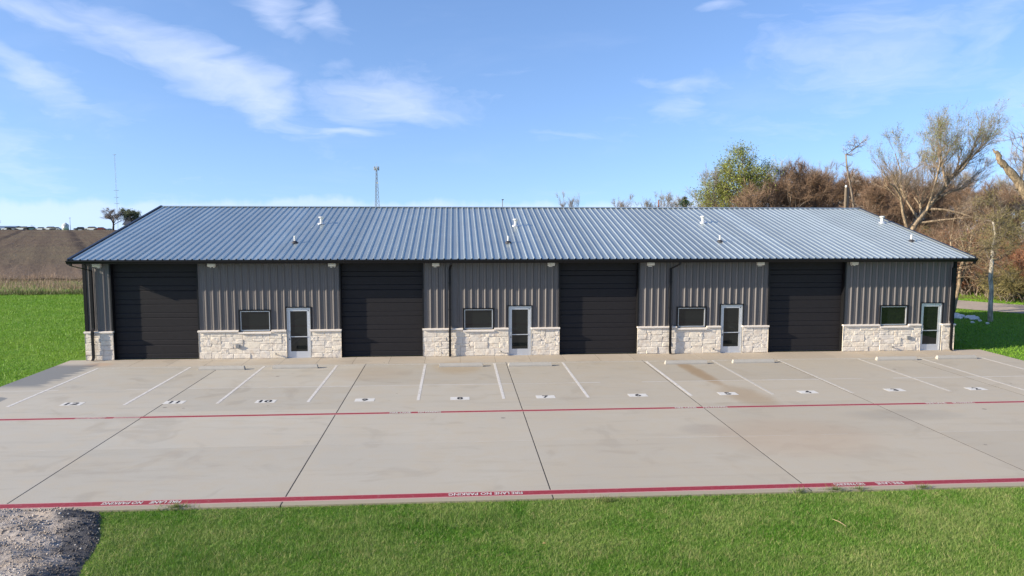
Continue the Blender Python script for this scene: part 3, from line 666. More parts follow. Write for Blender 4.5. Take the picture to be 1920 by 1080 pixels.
class Tree:
    def __init__(s, seed): s.r = random.Random(seed); s.trunk = MB(); s.limb = MB(); s.tips = []
    def rv(s): return Vector((s.r.gauss(0, 1), s.r.gauss(0, 1), s.r.gauss(0, 1)))
    def grow(s, p, d, L, r0, lvl, maxl, kids, up=.12, wob=.16, spread=.75, ratio=.62):
        n = 5 if lvl < 2 else 3; pts = [p.copy()]; rad = [r0]; d = d.normalized()
        for i in range(n):
            d = (d + s.rv()*wob*(.6 if lvl == 0 else 1) + Vector((0, 0, up))).normalized(); p = p + d*(L/n); pts.append(p.copy()); rad.append(max(r0*(1-(i+1)/n*(.55 if lvl < maxl else .85)), .006))
        (s.trunk if lvl <= 1 else s.limb).tube(pts, rad, (8, 6, 4, 3, 3, 3)[lvl], False)
        if lvl >= maxl: s.tips.append((pts[0], pts[-1])); return
        nk = kids[lvl]
        for k in range(nk):
            t_ = s.r.uniform(.3 if lvl else .35, 1.0) if k else 1.0; i = min(int(t_*n), n-1); fr = t_*n-i; q = pts[i].lerp(pts[i+1], fr); ax = (pts[i+1]-pts[i]).normalized()
            side = s.rv(); side = (side - ax*side.dot(ax)).normalized(); sp_ = spread*s.r.uniform(.6, 1.25)
            nd = ax*math.cos(sp_) + side*math.sin(sp_)
            s.grow(q, nd, L*ratio*s.r.uniform(.75, 1.2)*(1.1-.35*t_), rad[i]*.62, lvl+1, maxl, kids, up, wob*1.1, spread, ratio)
def twigs(tips, n, L, w, seed, spread=.55, down=0.0):
    rg = np.random.default_rng(seed); A = np.array([t_[0] for t_ in tips]); Bt = np.array([t_[1] for t_ in tips])
    i = rg.integers(0, len(tips), n); f_ = rg.random(n)[:, None]; base = A[i]*(1-f_)+Bt[i]*f_
    d = Bt[i]-A[i]; d /= np.linalg.norm(d, axis=1)[:, None]+1e-9; d = d + rg.normal(0, spread, (n, 3)); d[:, 2] -= down; d /= np.linalg.norm(d, axis=1)[:, None]
    ll = (L*rg.uniform(.5, 1.4, n))[:, None]; s_ = np.cross(d, rg.normal(0, 1, (n, 3))); s_ /= np.linalg.norm(s_, axis=1)[:, None]+1e-9; ww = w*.5
    V = np.stack([base-s_*ww, base+s_*ww, base+d*ll], 1).reshape(-1, 3); return V, np.arange(3*n).reshape(-1, 3)
def leaves(tips, n, size, seed, spread=.5):
    rg = np.random.default_rng(seed); A = np.array([t_[0] for t_ in tips]); Bt = np.array([t_[1] for t_ in tips])
    i = rg.integers(0, len(tips), n); f_ = rg.uniform(.2, 1.25, n)[:, None]; c_ = A[i]*(1-f_)+Bt[i]*f_ + rg.normal(0, spread*.5, (n, 3))
    a = rg.normal(0, 1, (n, 3)); a /= np.linalg.norm(a, axis=1)[:, None]; b_ = np.cross(a, rg.normal(0, 1, (n, 3))); b_ /= np.linalg.norm(b_, axis=1)[:, None]
    sz = (size*rg.uniform(.6, 1.4, n))[:, None]
    V = np.stack([c_-a*sz, c_+b_*sz*.6, c_+a*sz], 1).reshape(-1, 3); return V, np.arange(3*n).reshape(-1, 3)
def crown_mesh(name, T, parts, mats):
    Vs, Fs, Ms, off = [], [], [], 0
    if T.limb.v:
        V = np.array(T.limb.v); F = np.array([f_ for f_ in T.limb.f if len(f_) == 4]); F = np.concatenate([F[:, :3], F[:, [0, 2, 3]]]); Vs.append(V); Fs.append(F); Ms.append(np.zeros(len(F), np.int32)); off = len(V)
    for (V, F), mi in parts:
        Vs.append(V); Fs.append(F+off); Ms.append(np.full(len(F), mi, np.int32)); off += len(V)
    me = npmesh(name, np.concatenate(Vs), np.concatenate(Fs)); me.polygons.foreach_set('material_index', np.concatenate(Ms))
    for mm in mats: me.materials.append(mm)
    return me
def trunk_mesh(T, mt):
    me = T.trunk.mesh('trunk'); me.materials.append(mt); me.polygons.foreach_set('use_smooth', [True]*len(me.polygons)); return me
def species(seed, H, r0, kids, maxl, barkm, twm, ntw, tl, tw, leafm_=None, nl=0, ls=.09, up=.12, wob=.16, spread=.75, clear=.3, ratio=.62, lean=(0, 0), lsp=.5):
    T = Tree(seed); T.grow(Vector((0, 0, -.2)), Vector((lean[0], lean[1], 1)), H*clear*1.6, r0, 0, maxl, kids, up, wob, spread, ratio)
    parts = [(twigs(T.tips, ntw, tl, tw, seed), 1)]
    if nl: parts.append((leaves(T.tips, nl, ls, seed+1, lsp), 2))
    cm = crown_mesh('crown', T, parts, [barkm, twm] + ([leafm_] if leafm_ else []))
    zmax = max(t_[1].z for t_ in T.tips); return trunk_mesh(T, barkm), cm, zmax
def plant_tree(sp_, name, pos, H, rz, label, cat='tree', group=None, sx=1.0):
    tm, cm, zmax = sp_; o = empty(name, pos, rz); s_ = H/zmax; o.scale = (s_*sx, s_*sx, s_)
    mk('trunk', tm, None, o); mk('crown', cm, None, o); tag(o, label, cat, group); return o
SP = dict(
 brownA=species(11, 12, .19, (9, 6, 5, 0), 3, bark_grey, tw_brown, 9000, .8, .022, clear=.36, spread=.6),
 brownB=species(12, 12, .17, (8, 7, 5, 0), 3, bark_grey, tw_brown, 9000, .75, .022, lf_rust, 1200, .06, clear=.34, spread=.7),
 greyA=species(13, 12, .16, (8, 6, 5, 0), 3, bark_grey, tw_grey, 7500, .7, .018, clear=.4, spread=.55, up=.18),
 greyB=species(14, 12, .15, (7, 6, 4, 0), 3, bark_grey, tw_grey, 4500, .8, .018, lf_bud, 1800, .06, clear=.4, spread=.6),
 spring=species(25, 13, .24, (12, 8, 5, 0), 3, bark_grey, tw_olive, 4500, .5, .016, lf_green, 17000, .085, clear=.30, spread=.85, up=.07, lsp=.55),
 sparse=species(16, 9, .14, (6, 4, 4, 0), 3, bark_grey, tw_far, 1500, .6, .02, clear=.42, spread=.75),
 farbare=species(18, 9, .2, (9, 6, 5, 0), 3, bark_dark, tw_far, 5000, .6, .03, clear=.3, spread=.75),
 farleaf=species(17, 9, .18, (8, 6, 4, 0), 3, bark_dark, tw_far, 800, .6, .03, lf_mid, 6000, .18, clear=.28, spread=.8))
def base_at(u, depthY, dx_=0.0): p_ = at(u, 500, depthY); return (p_[0], depthY, gz(p_[0], depthY))
def height_to(u, v, Y): return at(u, v, Y)[2]-gz(0, Y)
rr = random.Random(77)
# wood behind the building, tree by tree: (kind, u, v of the top, depth)
WOOD = [('brownA', 1470, 318, 42), ('brownB', 1525, 300, 46), ('brownA', 1565, 322, 52), ('greyA', 1620, 318, 56), ('brownB', 1655, 325, 44), ('greyA', 1490, 305, 62), ('brownA', 1430, 340, 40),
        ('greyB', 1250, 360, 66), ('greyA', 1305, 345, 50), ('greyB', 1335, 312, 46), ('brownA', 1545, 310, 66), ('brownB', 1600, 335, 38), ('greyA', 1690, 310, 62), ('greyB', 1735, 268, 48), ('greyA', 1775, 300, 60), ('brownA', 1720, 345, 40),
        ('greyB', 1880, 330, 44), ('greyA', 1935, 250, 36), ('brownB', 1830, 340, 46), ('greyA', 1560, 330, 80), ('brownA', 1640, 335, 74), ('brownB', 1990, 320, 40), ('brownA', 1780, 345, 36), ('brownA', 1450, 322, 56), ('brownB', 1502, 312, 52), ('brownA', 1582, 316, 48), ('brownB', 1612, 322, 54), ('greyA', 1640, 318, 46), ('brownA', 1672, 326, 54), ('greyA', 1540, 300, 58), ('brownB', 1700, 340, 50), ('brownA', 1690, 330, 46), ('brownB', 1725, 335, 52), ('brownA', 1760, 332, 44), ('brownB', 1795, 338, 50), ('brownA', 1835, 335, 40), ('greyA', 1860, 325, 52), ('brownB', 1890, 345, 38), ('brownA', 1915, 338, 46), ('brownB', 1945, 340, 34), ('brownA', 1815, 350, 34), ('brownB', 1865, 352, 34), ('brownB', 1480, 325, 48), ('brownA', 1540, 318, 54), ('brownB', 1630, 328, 50), ('brownA', 1600, 318, 60), ('greyB', 1455, 300, 56), ('greyB', 1215, 372, 60), ('greyB', 1280, 366, 62)]
LB = {'brownA': ('bare tree with dense brown twigs in the wood behind the roof', 'bare brown trees of the wood'), 'brownB': ('bare tree with reddish brown twigs in the wood beyond the roof', 'reddish brown trees of the wood'),
      'greyA': ('slender leafless grey tree standing in the wood behind the warehouse', 'leafless grey trees of the wood'), 'greyB': ('grey tree with sparse yellow green buds at the wood behind the warehouse', 'budding grey trees of the wood')}
for kd, u, v, Y in WOOD:
    plant_tree(SP[kd], 'bare_tree' if kd != 'greyB' else 'budding_tree', base_at(u, Y), height_to(u, v, Y), rr.uniform(0, 6.28), LB[kd][0], 'tree', LB[kd][1], rr.uniform(.85, 1.1))
plant_tree(SP['spring'], 'leafy_tree', base_at(1425, 44), height_to(1395, 272, 44), 1.1, 'tall yellow green leafy tree rising above the roof ridge', 'tree', None, 1.0)
# far bare trees peeping over the ridge
for u, v, Y, lab in [(1072, 360, 70, 'narrow leafless tree top just clearing the middle of the roof ridge'), (1150, 365, 72, 'broad leafless tree top just clearing the roof ridge')]: plant_tree(SP['greyA'], 'bare_tree', base_at(u, Y), height_to(u, v, Y), rr.uniform(0, 6), lab, 'tree', None, .75 if u < 1100 else 1.0)
plant_tree(SP['sparse'], 'bare_tree', base_at(1243, 70), height_to(1243, 360, 70), 2.0, 'small leafless tree beside the red post behind the ridge', 'tree', None, .9)
plant_tree(SP['sparse'], 'bare_tree', base_at(1195, 90), height_to(1195, 378, 90), 3.0, 'low faint leafless bush behind the ridge', 'bush', None, 1.4)
# evergreen
ev = empty('evergreen_tree', base_at(1281, 56)); tag(ev, 'small dark evergreen tree poking above the roof ridge', 'tree')
Hh = height_to(1281, 369, 56); MB().tube([(0, 0, -.1), (0, 0, Hh*.9)], [.16, .03], 8).build('trunk', bark_dark, ev)
rg = np.random.default_rng(8); n_ = 7000; zz = rg.random(n_)**.8*Hh*.97+.2; rad_ = (1-zz/Hh*.97)**.45*3.0*(.55+.45*np.cos(zz*7+rg.normal(0, .4, n_)))*np.sqrt(rg.random(n_)); th = rg.random(n_)*6.283
tips = [((0, 0, zz[i]), (rad_[i]*math.cos(th[i]), rad_[i]*math.sin(th[i]), zz[i]-.15*rad_[i])) for i in range(n_)]
V, F = leaves(tips, 14000, .09, 4, .1); mk('crown', npmesh('crown', V, F), lf_dark, ev)
# crooked thin dead tree
ct = empty('crooked_tree', base_at(1590, 34)); tag(ct, 'thin crooked dead tree bent over at its top above the wood', 'tree')
def local(pix, Y, o): return [Vector(at(u, v, Y)-np.array(o.location)) for u, v in pix]
mb = MB(); trk = local([(1602, 420), (1600, 380), (1594, 345), (1588, 315), (1586, 290), (1598, 282), (1606, 276), (1612, 270)], 34, ct); trk = [Vector((trk[0].x+.2, 0, -.2))]+trk
mb.tube(trk, [.16, .12, .10, .09, .08, .07, .06, .045, .02], 6).build('trunk', bark_grey, ct, True)
T = Tree(5)
for i, q in enumerate(trk[2:]):
    for k in range(5): T.grow(q, T.rv()+Vector((0, 0, .5)), rr.uniform(.5, 1.3), .025, 2, 3, (0, 0, 4), .1, .3, .8, .55)
mk('crown', crown_mesh('crown', T, [(twigs(T.tips, 700, .35, .018, 3), 1)], [bark_grey, tw_grey]), None, ct)
# big spreading tree right of the roof: forks low, limbs sweep to the right, green buds at the top
BY = 27.0
bt = empty('spreading_tree', base_at(1690, BY)); tag(bt, 'large spreading tree with pale tan limbs and green budding top beside the roof end', 'tree')
T = Tree(31)
def limb(pix, r0, r1, yoff=0.0, kids=10, tw_=True, kidL=2.2):
    pts = local(pix, BY, bt); n = len(pts)
    for i, p_ in enumerate(pts): p_.y += yoff*i/(n-1)
    T.trunk.tube(pts, [r0+(r1-r0)*i/(n-1) for i in range(n)], 7, False)
    for k in range(kids):
        t_ = T.r.uniform(.25, 1.0); j = min(int(t_*(n-1)), n-2); q = pts[j].lerp(pts[j+1], t_*(n-1)-j); ax = (pts[j+1]-pts[j]).normalized()
        dd = (ax + T.rv()*.42 + Vector((.12, 0, .42))).normalized(); T.grow(q, dd, kidL*T.r.uniform(.7, 1.3), min((r0+(r1-r0)*t_)*.4, .05), 2, 4, (0, 0, 7, 5), .10, .14, .5, .62)
T.trunk.tube([Vector((-.1, 0, -.2))]+local([(1694, 520), (1700, 450), (1712, 425)], BY, bt), [.42, .36, .32, .30], 10, False)
limb([(1712, 425), (1738, 395), (1762, 368), (1790, 335), (1815, 308), (1835, 290)], .26, .07, 1.0, 20)
limb([(1704, 440), (1690, 400), (1682, 370), (1668, 352), (1655, 345)], .15, .05, -1.0, 7)
limb([(1708, 432), (1728, 405), (1730, 385), (1722, 370)], .14, .06, .5, 7)
limb([(1722, 412), (1706, 378), (1700, 355), (1704, 320), (1698, 285)], .10, .03, 1.5, 10)
limb([(1742, 392), (1765, 393), (1790, 400), (1820, 412), (1835, 425)], .12, .03, -1.5, 6, kidL=1.6)
limb([(1725, 418), (1760, 412), (1800, 408), (1840, 418)], .10, .03, -2, 5, kidL=1.4)
limb([(1762, 368), (1795, 358), (1830, 352)], .12, .05, 1.5, 8)
limb([(1775, 350), (1778, 320), (1785, 290), (1790, 270)], .11, .03, 2.0, 14)
limb([(1738, 395), (1745, 350), (1748, 310), (1742, 280)], .11, .03, -1.5, 14)
limb([(1800, 322), (1815, 295), (1826, 275)], .09, .03, -1.0, 10)
zs = sorted(t_[1].z for t_ in T.tips); zc = zs[int(len(zs)*.45)]; hi = [t_ for t_ in T.tips if t_[1].z > zc]
mk('trunk', trunk_mesh(T, bark_tan), None, bt)
mk('crown', crown_mesh('crown', T, [(twigs(T.tips, 9000, .55, .010, 9), 1), (leaves(hi, 11000, .055, 10, .3), 2)], [bark_tan, tw_grey, lf_bud]), None, bt)
# broken snag leaning in from the right
SNY = 12.0
sn = empty('snag_tree', base_at(1975, SNY)); tag(sn, 'thick leaning tree trunk snapped off short at its top', 'tree')
T = Tree(44)
pts = [Vector((0, 0, -.2))]+local([(1972, 480), (1955, 410), (1925, 365), (1905, 335), (1888, 315), (1876, 303), (1871, 290), (1866, 283)], SNY, sn)
kr = random.Random(2); fine = []; frad = []; RR_ = [.42, .38, .35, .30, .24, .21, .18, .15, .12]
for i in range(len(pts)-1):
    for f_ in range(4):
        q = pts[i].lerp(pts[i+1], f_/4); fine.append(q + Vector((kr.gauss(0, .02), 0, kr.gauss(0, .02)))); frad.append((RR_[i]*(1-f_/4)+RR_[i+1]*f_/4)*kr.uniform(.86, 1.16))
fine.append(pts[-1]); frad.append(.10); T.trunk.tube(fine, frad, 10, True)
for a_ in range(5): q = pts[-1]+Vector((kr.uniform(-.07, .07), kr.uniform(-.06, .06), -.05)); T.trunk.tube([q, q+Vector((kr.uniform(-.1, .06), 0, kr.uniform(.12, .32)))], [.04, .004], 4, False)
for pix, r0 in (([(1871, 290), (1877, 284)], .04), ([(1912, 342), (1916, 325), (1922, 300), (1915, 250)], .08), ([(1930, 372), (1945, 330), (1950, 260), (1935, 190)], .12), ([(1918, 350), (1905, 355), (1896, 352)], .06)):
    q = local(pix, SNY, sn); T.trunk.tube(q, [r0*(1-.75*i/(len(q)-1)) for i in range(len(q))], 6, True)
    if len(q) > 3:
        for k in range(14): t_ = T.r.uniform(.3, 1)*(len(q)-1); j = min(int(t_), len(q)-2); T.grow(q[j].lerp(q[j+1], t_-j), T.rv()+Vector((-.2, 0, .6)), 1.3, .02, 2, 3, (0, 0, 5), .1, .2, .6, .6)
mk('trunk', trunk_mesh(T, bark_tan), None, sn); mk('crown', crown_mesh('crown', T, [(twigs(T.tips, 900, .4, .014, 2), 1), (leaves(T.tips, 250, .04, 3, .2), 2)], [bark_grey, tw_grey, lf_bud]), None, sn)
# pale dead trunk on the lawn
pt_ = onground(1857, 603, GZ); PTY = pt_[1]
dt = empty('dead_tree', (pt_[0], PTY, GZ)); tag(dt, 'slim pale dead trunk with peeling bark standing on the shaded lawn', 'tree')
T = Tree(52); pts = [Vector((0, 0, -.1))]+local([(1857, 575), (1859, 545), (1857, 520), (1860, 490), (1861, 465), (1866, 440), (1862, 415)], PTY, dt); T.trunk.tube(pts, [.155, .13, .12, .125, .10, .08, .06, .04], 9, True)
for j in range(4, len(pts)):
    for k in range(8): T.grow(pts[j], T.rv()+Vector((0, 0, .25)), rr.uniform(.8, 2.0), .03, 2, 4, (0, 0, 5, 4), .05, .25, .8, .6)
mk('trunk', trunk_mesh(T, bark_pale), None, dt); mk('crown', crown_mesh('crown', T, [(twigs(T.tips, 3500, .4, .012, 2), 1), (leaves(T.tips, 3000, .045, 3, .3), 2)], [bark_grey, tw_olive, lf_olive]), None, dt)
# tan twisted tree by the building corner
ct2 = empty('twisted_tree', (*onground(1786, 588, GZ)[:2], GZ)); TY = ct2.location.y; tag(ct2, 'twisted tan trunked tree just behind the right building corner', 'tree')
T = Tree(53)
for pix, r0 in (([(1786, 588), (1792, 560), (1798, 535), (1800, 505), (1808, 485), (1818, 470), (1822, 440)], .16), ([(1796, 545), (1803, 525), (1812, 500), (1808, 470), (1800, 440)], .09), ([(1788, 575), (1785, 540), (1788, 500), (1782, 450)], .10)):
    q = local(pix, TY, ct2); T.trunk.tube(q, [r0*(1-.6*i/(len(q)-1)) for i in range(len(q))], 7, True)
    for k in range(12): t_ = T.r.uniform(.45, 1)*(len(q)-1); j = min(int(t_), len(q)-2); T.grow(q[j].lerp(q[j+1], t_-j), T.rv()+Vector((.1, 0, .5)), 1.8, .03, 2, 4, (0, 0, 5, 4), .06, .2, .7, .6)
mk('trunk', trunk_mesh(T, bark_tan), None, ct2); mk('crown', crown_mesh('crown', T, [(twigs(T.tips, 5000, .5, .012, 2), 1)], [bark_tan, tw_brown]), None, ct2)
# undergrowth of the wood: one mass nobody could count
def thicket(name, spots, seed, mats, ntw, nl, label):
    rg = np.random.default_rng(seed); Vs, Fs, Ms, off = [], [], [], 0
    for (x, y, H, Rr, wt) in spots:
        T = Tree(int(rg.integers(1e6)))
        for k in range(9):
            a = rg.random()*6.28; T.grow(Vector((x+rg.normal(0, Rr*.25), y+rg.normal(0, Rr*.25), GZ-.1)), Vector((math.cos(a)*.45, math.sin(a)*.45, 1)), H*.55, .05, 2, 4, (0, 0, 5, 5), .07, .2, .65, .62)
        for (V, F), mi in ((twigs(T.tips, ntw, .75, .024, int(rg.integers(1e6)), .7), wt), (leaves(T.tips, nl, .085, int(rg.integers(1e6)), .8), wt+4)):
            Vs.append(V); Fs.append(F+off); Ms.append(np.full(len(F), mi, np.int32)); off += len(V)
        V = np.array(T.limb.v); F = np.array([f_ for f_ in T.limb.f if len(f_) == 4]); F = np.concatenate([F[:, :3], F[:, [0, 2, 3]]]); Vs.append(V); Fs.append(F+off); Ms.append(np.full(len(F), 8, np.int32)); off += len(V)
    me = npmesh(name, np.concatenate(Vs), np.concatenate(Fs)); me.polygons.foreach_set('material_index', np.concatenate(Ms)); o = mk(name, me, mats); tag(o, label, 'undergrowth', kind='stuff')
TM = [tw_brown, tw_rust, tw_olive, tw_grey, lf_rust, lf_rust, lf_olive, lf_olive, bark_grey]
rs = random.Random(9); spots = []
for i in range(46):
    u = rs.uniform(1640, 2060); Y = rs.uniform(27, 46) if u < 1850 else rs.uniform(22, 44); p_ = at(u, 500, Y)
    spots.append((p_[0], Y, rs.uniform(3.8, 7.2), 2.4, rs.choice([0, 0, 1, 1, 2, 3])))
for u, Y, H, w in [(1800, 24.5, 4.2, 1), (1825, 23.8, 4.5, 1), (1905, 19.5, 3.0, 2), (1870, 22.3, 4.6, 0), (1925, 20, 5.0, 1), (1845, 24, 3.4, 2), (1890, 22.5, 2.6, 2), (1960, 18, 3.5, 1), (1785, 27, 5.5, 0), (1840, 27, 6, 1), (1900, 26, 6.5, 2)]: p_ = at(u, 500, Y); spots.append((p_[0], Y, H, 2.0, w))
for i in range(14):
    u = rs.uniform(1180, 1650); Y = rs.uniform(32, 60); p_ = at(u, 500, Y); spots.append((p_[0], Y, rs.uniform(6.2, 8.2), 2.6, rs.choice([0, 0, 2, 3])))
thicket('woodland_thicket', spots, 5, TM, 4200, 1500, 'tangled brown and rust coloured undergrowth along the driveway')

# ------------------------------------------------------------------ far left: trees, sheds, cars, masts
FYD = 318.0
for u, v, s_, lab in [(216, 390, 1.15, 'wide leafless tree standing beside the dark roofed house across the field')]:
    plant_tree(SP['farbare'], 'bare_tree', base_at(u, 300), height_to(u, v, 300), 1.0, lab, 'tree', None, 1.7)
plant_tree(SP['farleaf'], 'leafy_tree', base_at(256, 306), height_to(256, 393, 306), .5, 'dark green tree growing behind the house across the field', 'tree', None, 1.4)
plant_tree(SP['sparse'], 'bare_tree', base_at(66, 330), height_to(66, 421, 330), 2.5, 'small leafless tree behind the parked cars across the field', 'tree', None, 1.3)
plant_tree(SP['sparse'], 'bare_tree', base_at(-2, 330), height_to(-2, 411, 330), 4.0, 'leafless tree rising behind the blue barn roof', 'tree', None, 1.3)
shed_roofs = {'blue': simple('barn_blue', (.16, .22, .30), .5, .2), 'dark': simple('shed_dark', (.05, .055, .065), .6), 'pale': simple('shed_pale', (.5, .52, .5), .6), 'white': simple('shed_white', (.62, .62, .58), .6), 'green': simple('shed_green', (.10, .16, .13), .6)}
def shed(u0, u1, vt, Y, wallm, roofm, name, label, rise=.35, dpt=9, open_=True):
    p0 = at(u0, 430, Y); p1 = at(u1, 430, Y); z0 = gz(0, Y); zt = at((u0+u1)/2, vt, Y)[2]; W = p1[0]-p0[0]; H = zt-z0
    o = empty(name, ((p0[0]+p1[0])/2, Y, z0)); tag(o, label, 'building'); he = H*(1-rise)
    MB().box(-W/2, W/2, 0, dpt, -.3, he).build('wall', wallm, o)
    MB().prism([(-.5, he), (dpt/2, H), (dpt+.5, he), (dpt+.5, he-.2), (dpt/2, H-.2), (-.5, he-.2)], 'x', -W/2-.4, W/2+.4).build('roof', roofm, o)
    nb = max(1, int(W/6))
    for k in range(nb): c_ = -W/2+(k+.5)*W/nb; MB().box(c_-1.1, c_+1.1, -.06, .0, 0, min(2.2, he*.8)).build('door', shed_roofs['dark'], o)
shed(-28, 17, 424, 325, shed_roofs['blue'], shed_roofs['blue'], 'barn', 'blue grey gabled barn at the far side of the ploughed field', .5, 14)
shed(28, 58, 429.5, 340, shed_roofs['pale'], shed_roofs['pale'], 'storage_shed', 'low pale open shed beyond the parked cars', .25)
shed(74, 108, 430.5, 345, shed_roofs['white'], shed_roofs['dark'], 'storage_shed', 'low shed with a dark flat roof beyond the field', .3)
shed(112, 156, 431, 350, shed_roofs['dark'], shed_roofs['pale'], 'storage_shed', 'long low dark shed beside the silo', .3)
shed(176, 196, 428.5, 352, shed_roofs['pale'], shed_roofs['pale'], 'storage_shed', 'small pale shed left of the leafless tree across the field', .3)
shed(232, 262, 409, 322, shed_roofs['white'], shed_roofs['dark'], 'farmhouse', 'farmhouse with a dark roof under the far green tree', .5, 10)
# silo
p_ = at(123, 430, 345); si = empty('silo', (p_[0], 345, gz(0, 345))); tag(si, 'pale metal silo with a conical cap beyond the field', 'silo'); Hs = at(123, 421.5, 345)[2]-gz(0, 345)
MB().tube([(0, 0, 0), (0, 0, Hs)], 1.5, 20).build('tank', simple('silo_metal', (.6, .6, .57), .4, .2), si, True); MB().tube([(0, 0, Hs), (0, 0, Hs+.5), (0, 0, Hs+1.0)], [1.55, .9, .25], 20).build('cap', shed_roofs['pale'], si)
for k in range(5): MB().tube([(0, 0, Hs*(k+.5)/5), (0, 0, Hs*(k+.5)/5+.08)], 1.54, 20).build('band', box_m, si)
# parked cars
def car_meshes():
    bd = [(-2.2, .35), (-2.25, .75), (-1.9, .95), (-1.1, 1.0), (1.2, 1.0), (2.1, .92), (2.25, .7), (2.2, .35)]
    cbn = [(-1.15, .98), (-.55, 1.45), (1.0, 1.48), (1.75, .98)]
    b_ = MB().prism([(x, z) for x, z in bd], 'y', -.88, .88).mesh('body'); c_ = MB().prism(cbn, 'y', -.75, .75).mesh('cabin'); w_ = MB().tube([(0, -.1, 0), (0, .1, 0)], .33, 12).mesh('wheel'); w_.materials.append(boot_m); c_.materials.append(glass_m); return b_, c_, w_
cb, cc_, cw_ = car_meshes()
for i, (u, cname, c_, big, lab) in enumerate([(14, 'white', (.7, .7, .7), 1.0, 'white car parked in front of the blue barn'), (24, 'grey', (.2, .21, .22), 1, 'grey car parked beside the white car at the barn'), (43, 'white', (.72, .72, .7), 1.35, 'long white van parked before the pale open shed'), (57, 'teal', (.05, .12, .12), 1.2, 'dark teal van parked under the small far tree'), (76, 'white', (.66, .66, .66), 1.0, 'white car beside the dark teal van'),
                                  (94, 'white', (.75, .75, .74), 1.3, 'long white vehicle before the dark flat roofed shed'), (104, 'silver', (.4, .41, .42), 1.0, 'silver car parked right of the long white vehicle'), (150, 'dark', (.03, .035, .04), 1.1, 'black car parked before the long dark shed'), (171, 'white', (.68, .66, .62), 1.3, 'cream vehicle parked left of the small pale shed'), (188, 'red', (.2, .05, .04), 1.0, 'dark red car parked near the leafless tree across the field')]):
    p_ = at(u, 430, 316); o = empty('parked_car', (p_[0], 316, gz(0, 316))); o.scale = (big, 1, 1+(big-1)*.6); tag(o, lab, 'car', 'vehicles parked across the field')
    me = cb.copy(); mk('body', me, simple('car_'+cname+str(i), c_, .3), o); mk('cabin', cc_, None, o)
    for x, y in ((-1.4, -.8), (1.4, -.8), (-1.4, .8), (1.4, .8)): w_ = mk('wheel', cw_, None, o); w_.location = (x, y, .33)
steel_m = simple('galvanised_steel', (.24, .26, .28), .5, .4); far_steel_m = simple('mast_steel', (.36, .42, .50), .6, .2)
# lattice tower
TWY = 380.0; p_ = at(707, 400, TWY); tw = empty('lattice_tower', (p_[0], TWY, gz(0, TWY)-1)); tag(tw, 'tapering lattice telecom tower with antenna platform behind the roof ridge', 'tower')
Ht = at(706, 305, TWY)[2]-tw.location.z; hp = at(706, 316, TWY)[2]-tw.location.z
def wid(z): return 3.2*(1-z/hp)+.55
cor = [Vector((math.cos(a), math.sin(a), 0)) for a in (.4, .4+2.094, .4+4.189)]
for c_ in cor: MB().tube([c_*wid(0)*.58, c_*wid(hp)*.58+Vector((0, 0, hp))], .11, 5).build('leg', steel_m, tw)
nb = 16
br = MB()
for i in range(nb):
    z0, z1 = hp*i/nb, hp*(i+1)/nb
    for k in range(3):
        a, b_ = cor[k], cor[(k+1) % 3]; br.tube([a*wid(z0)*.58+Vector((0, 0, z0)), b_*wid(z1)*.58+Vector((0, 0, z1))], .05, 3); br.tube([b_*wid(z0)*.58+Vector((0, 0, z0)), a*wid(z1)*.58+Vector((0, 0, z1))], .05, 3); br.tube([a*wid(z1)*.58+Vector((0, 0, z1)), b_*wid(z1)*.58+Vector((0, 0, z1))], .05, 3)
br.build('bracing', steel_m, tw)
pf = MB(); pf.tube([(0, 0, hp-.3), (0, 0, hp)], 1.3, 12); pf.build('platform', steel_m, tw)
for k in range(9):
    a = k*.698; MB().box(1.35*math.cos(a)-.16, 1.35*math.cos(a)+.16, 1.35*math.sin(a)-.1, 1.35*math.sin(a)+.1, hp-1.0, hp+1.1).build('antenna', white_m if k % 2 else steel_m, tw)
MB().tube([(0, 0, hp), (0, 0, Ht)], [.12, .05], 6).build('spire', steel_m, tw); MB().tube([(.5, -.6, hp*.78), (.5, -.95, hp*.78)], .45, 12).build('dish', white_m, tw)
# guyed mast
MY = 800.0; p_ = at(220, 400, MY); gm = empty('guyed_mast', (p_[0], MY, gz(0, MY))); tag(gm, 'very tall slim radio mast standing far off beyond the leafless tree', 'mast'); Hm = at(219.5, 289, MY)[2]-gm.location.z
for a in (.3, 2.4, 4.5): MB().tube([(.5*math.cos(a), .5*math.sin(a), 0), (.5*math.cos(a), .5*math.sin(a), Hm)], .09, 4).build('leg', far_steel_m, gm)
br = MB()
for i in range(60):
    z0, z1 = Hm*i/60, Hm*(i+1)/60; a, b_ = .3+(i % 3)*2.1, .3+((i+1) % 3)*2.1; br.tube([(.5*math.cos(a), .5*math.sin(a), z0), (.5*math.cos(b_), .5*math.sin(b_), z1)], .06, 3)
br.build('bracing', far_steel_m, gm)
for v in (357, 370, 381.5, 290): z = at(220, v, MY)[2]-gm.location.z; MB().tube([(-2.6 if v > 300 else -1.6, 0, z), (2.6 if v > 300 else 1.6, 0, z)], .22, 5).build('antenna_arm', far_steel_m, gm)
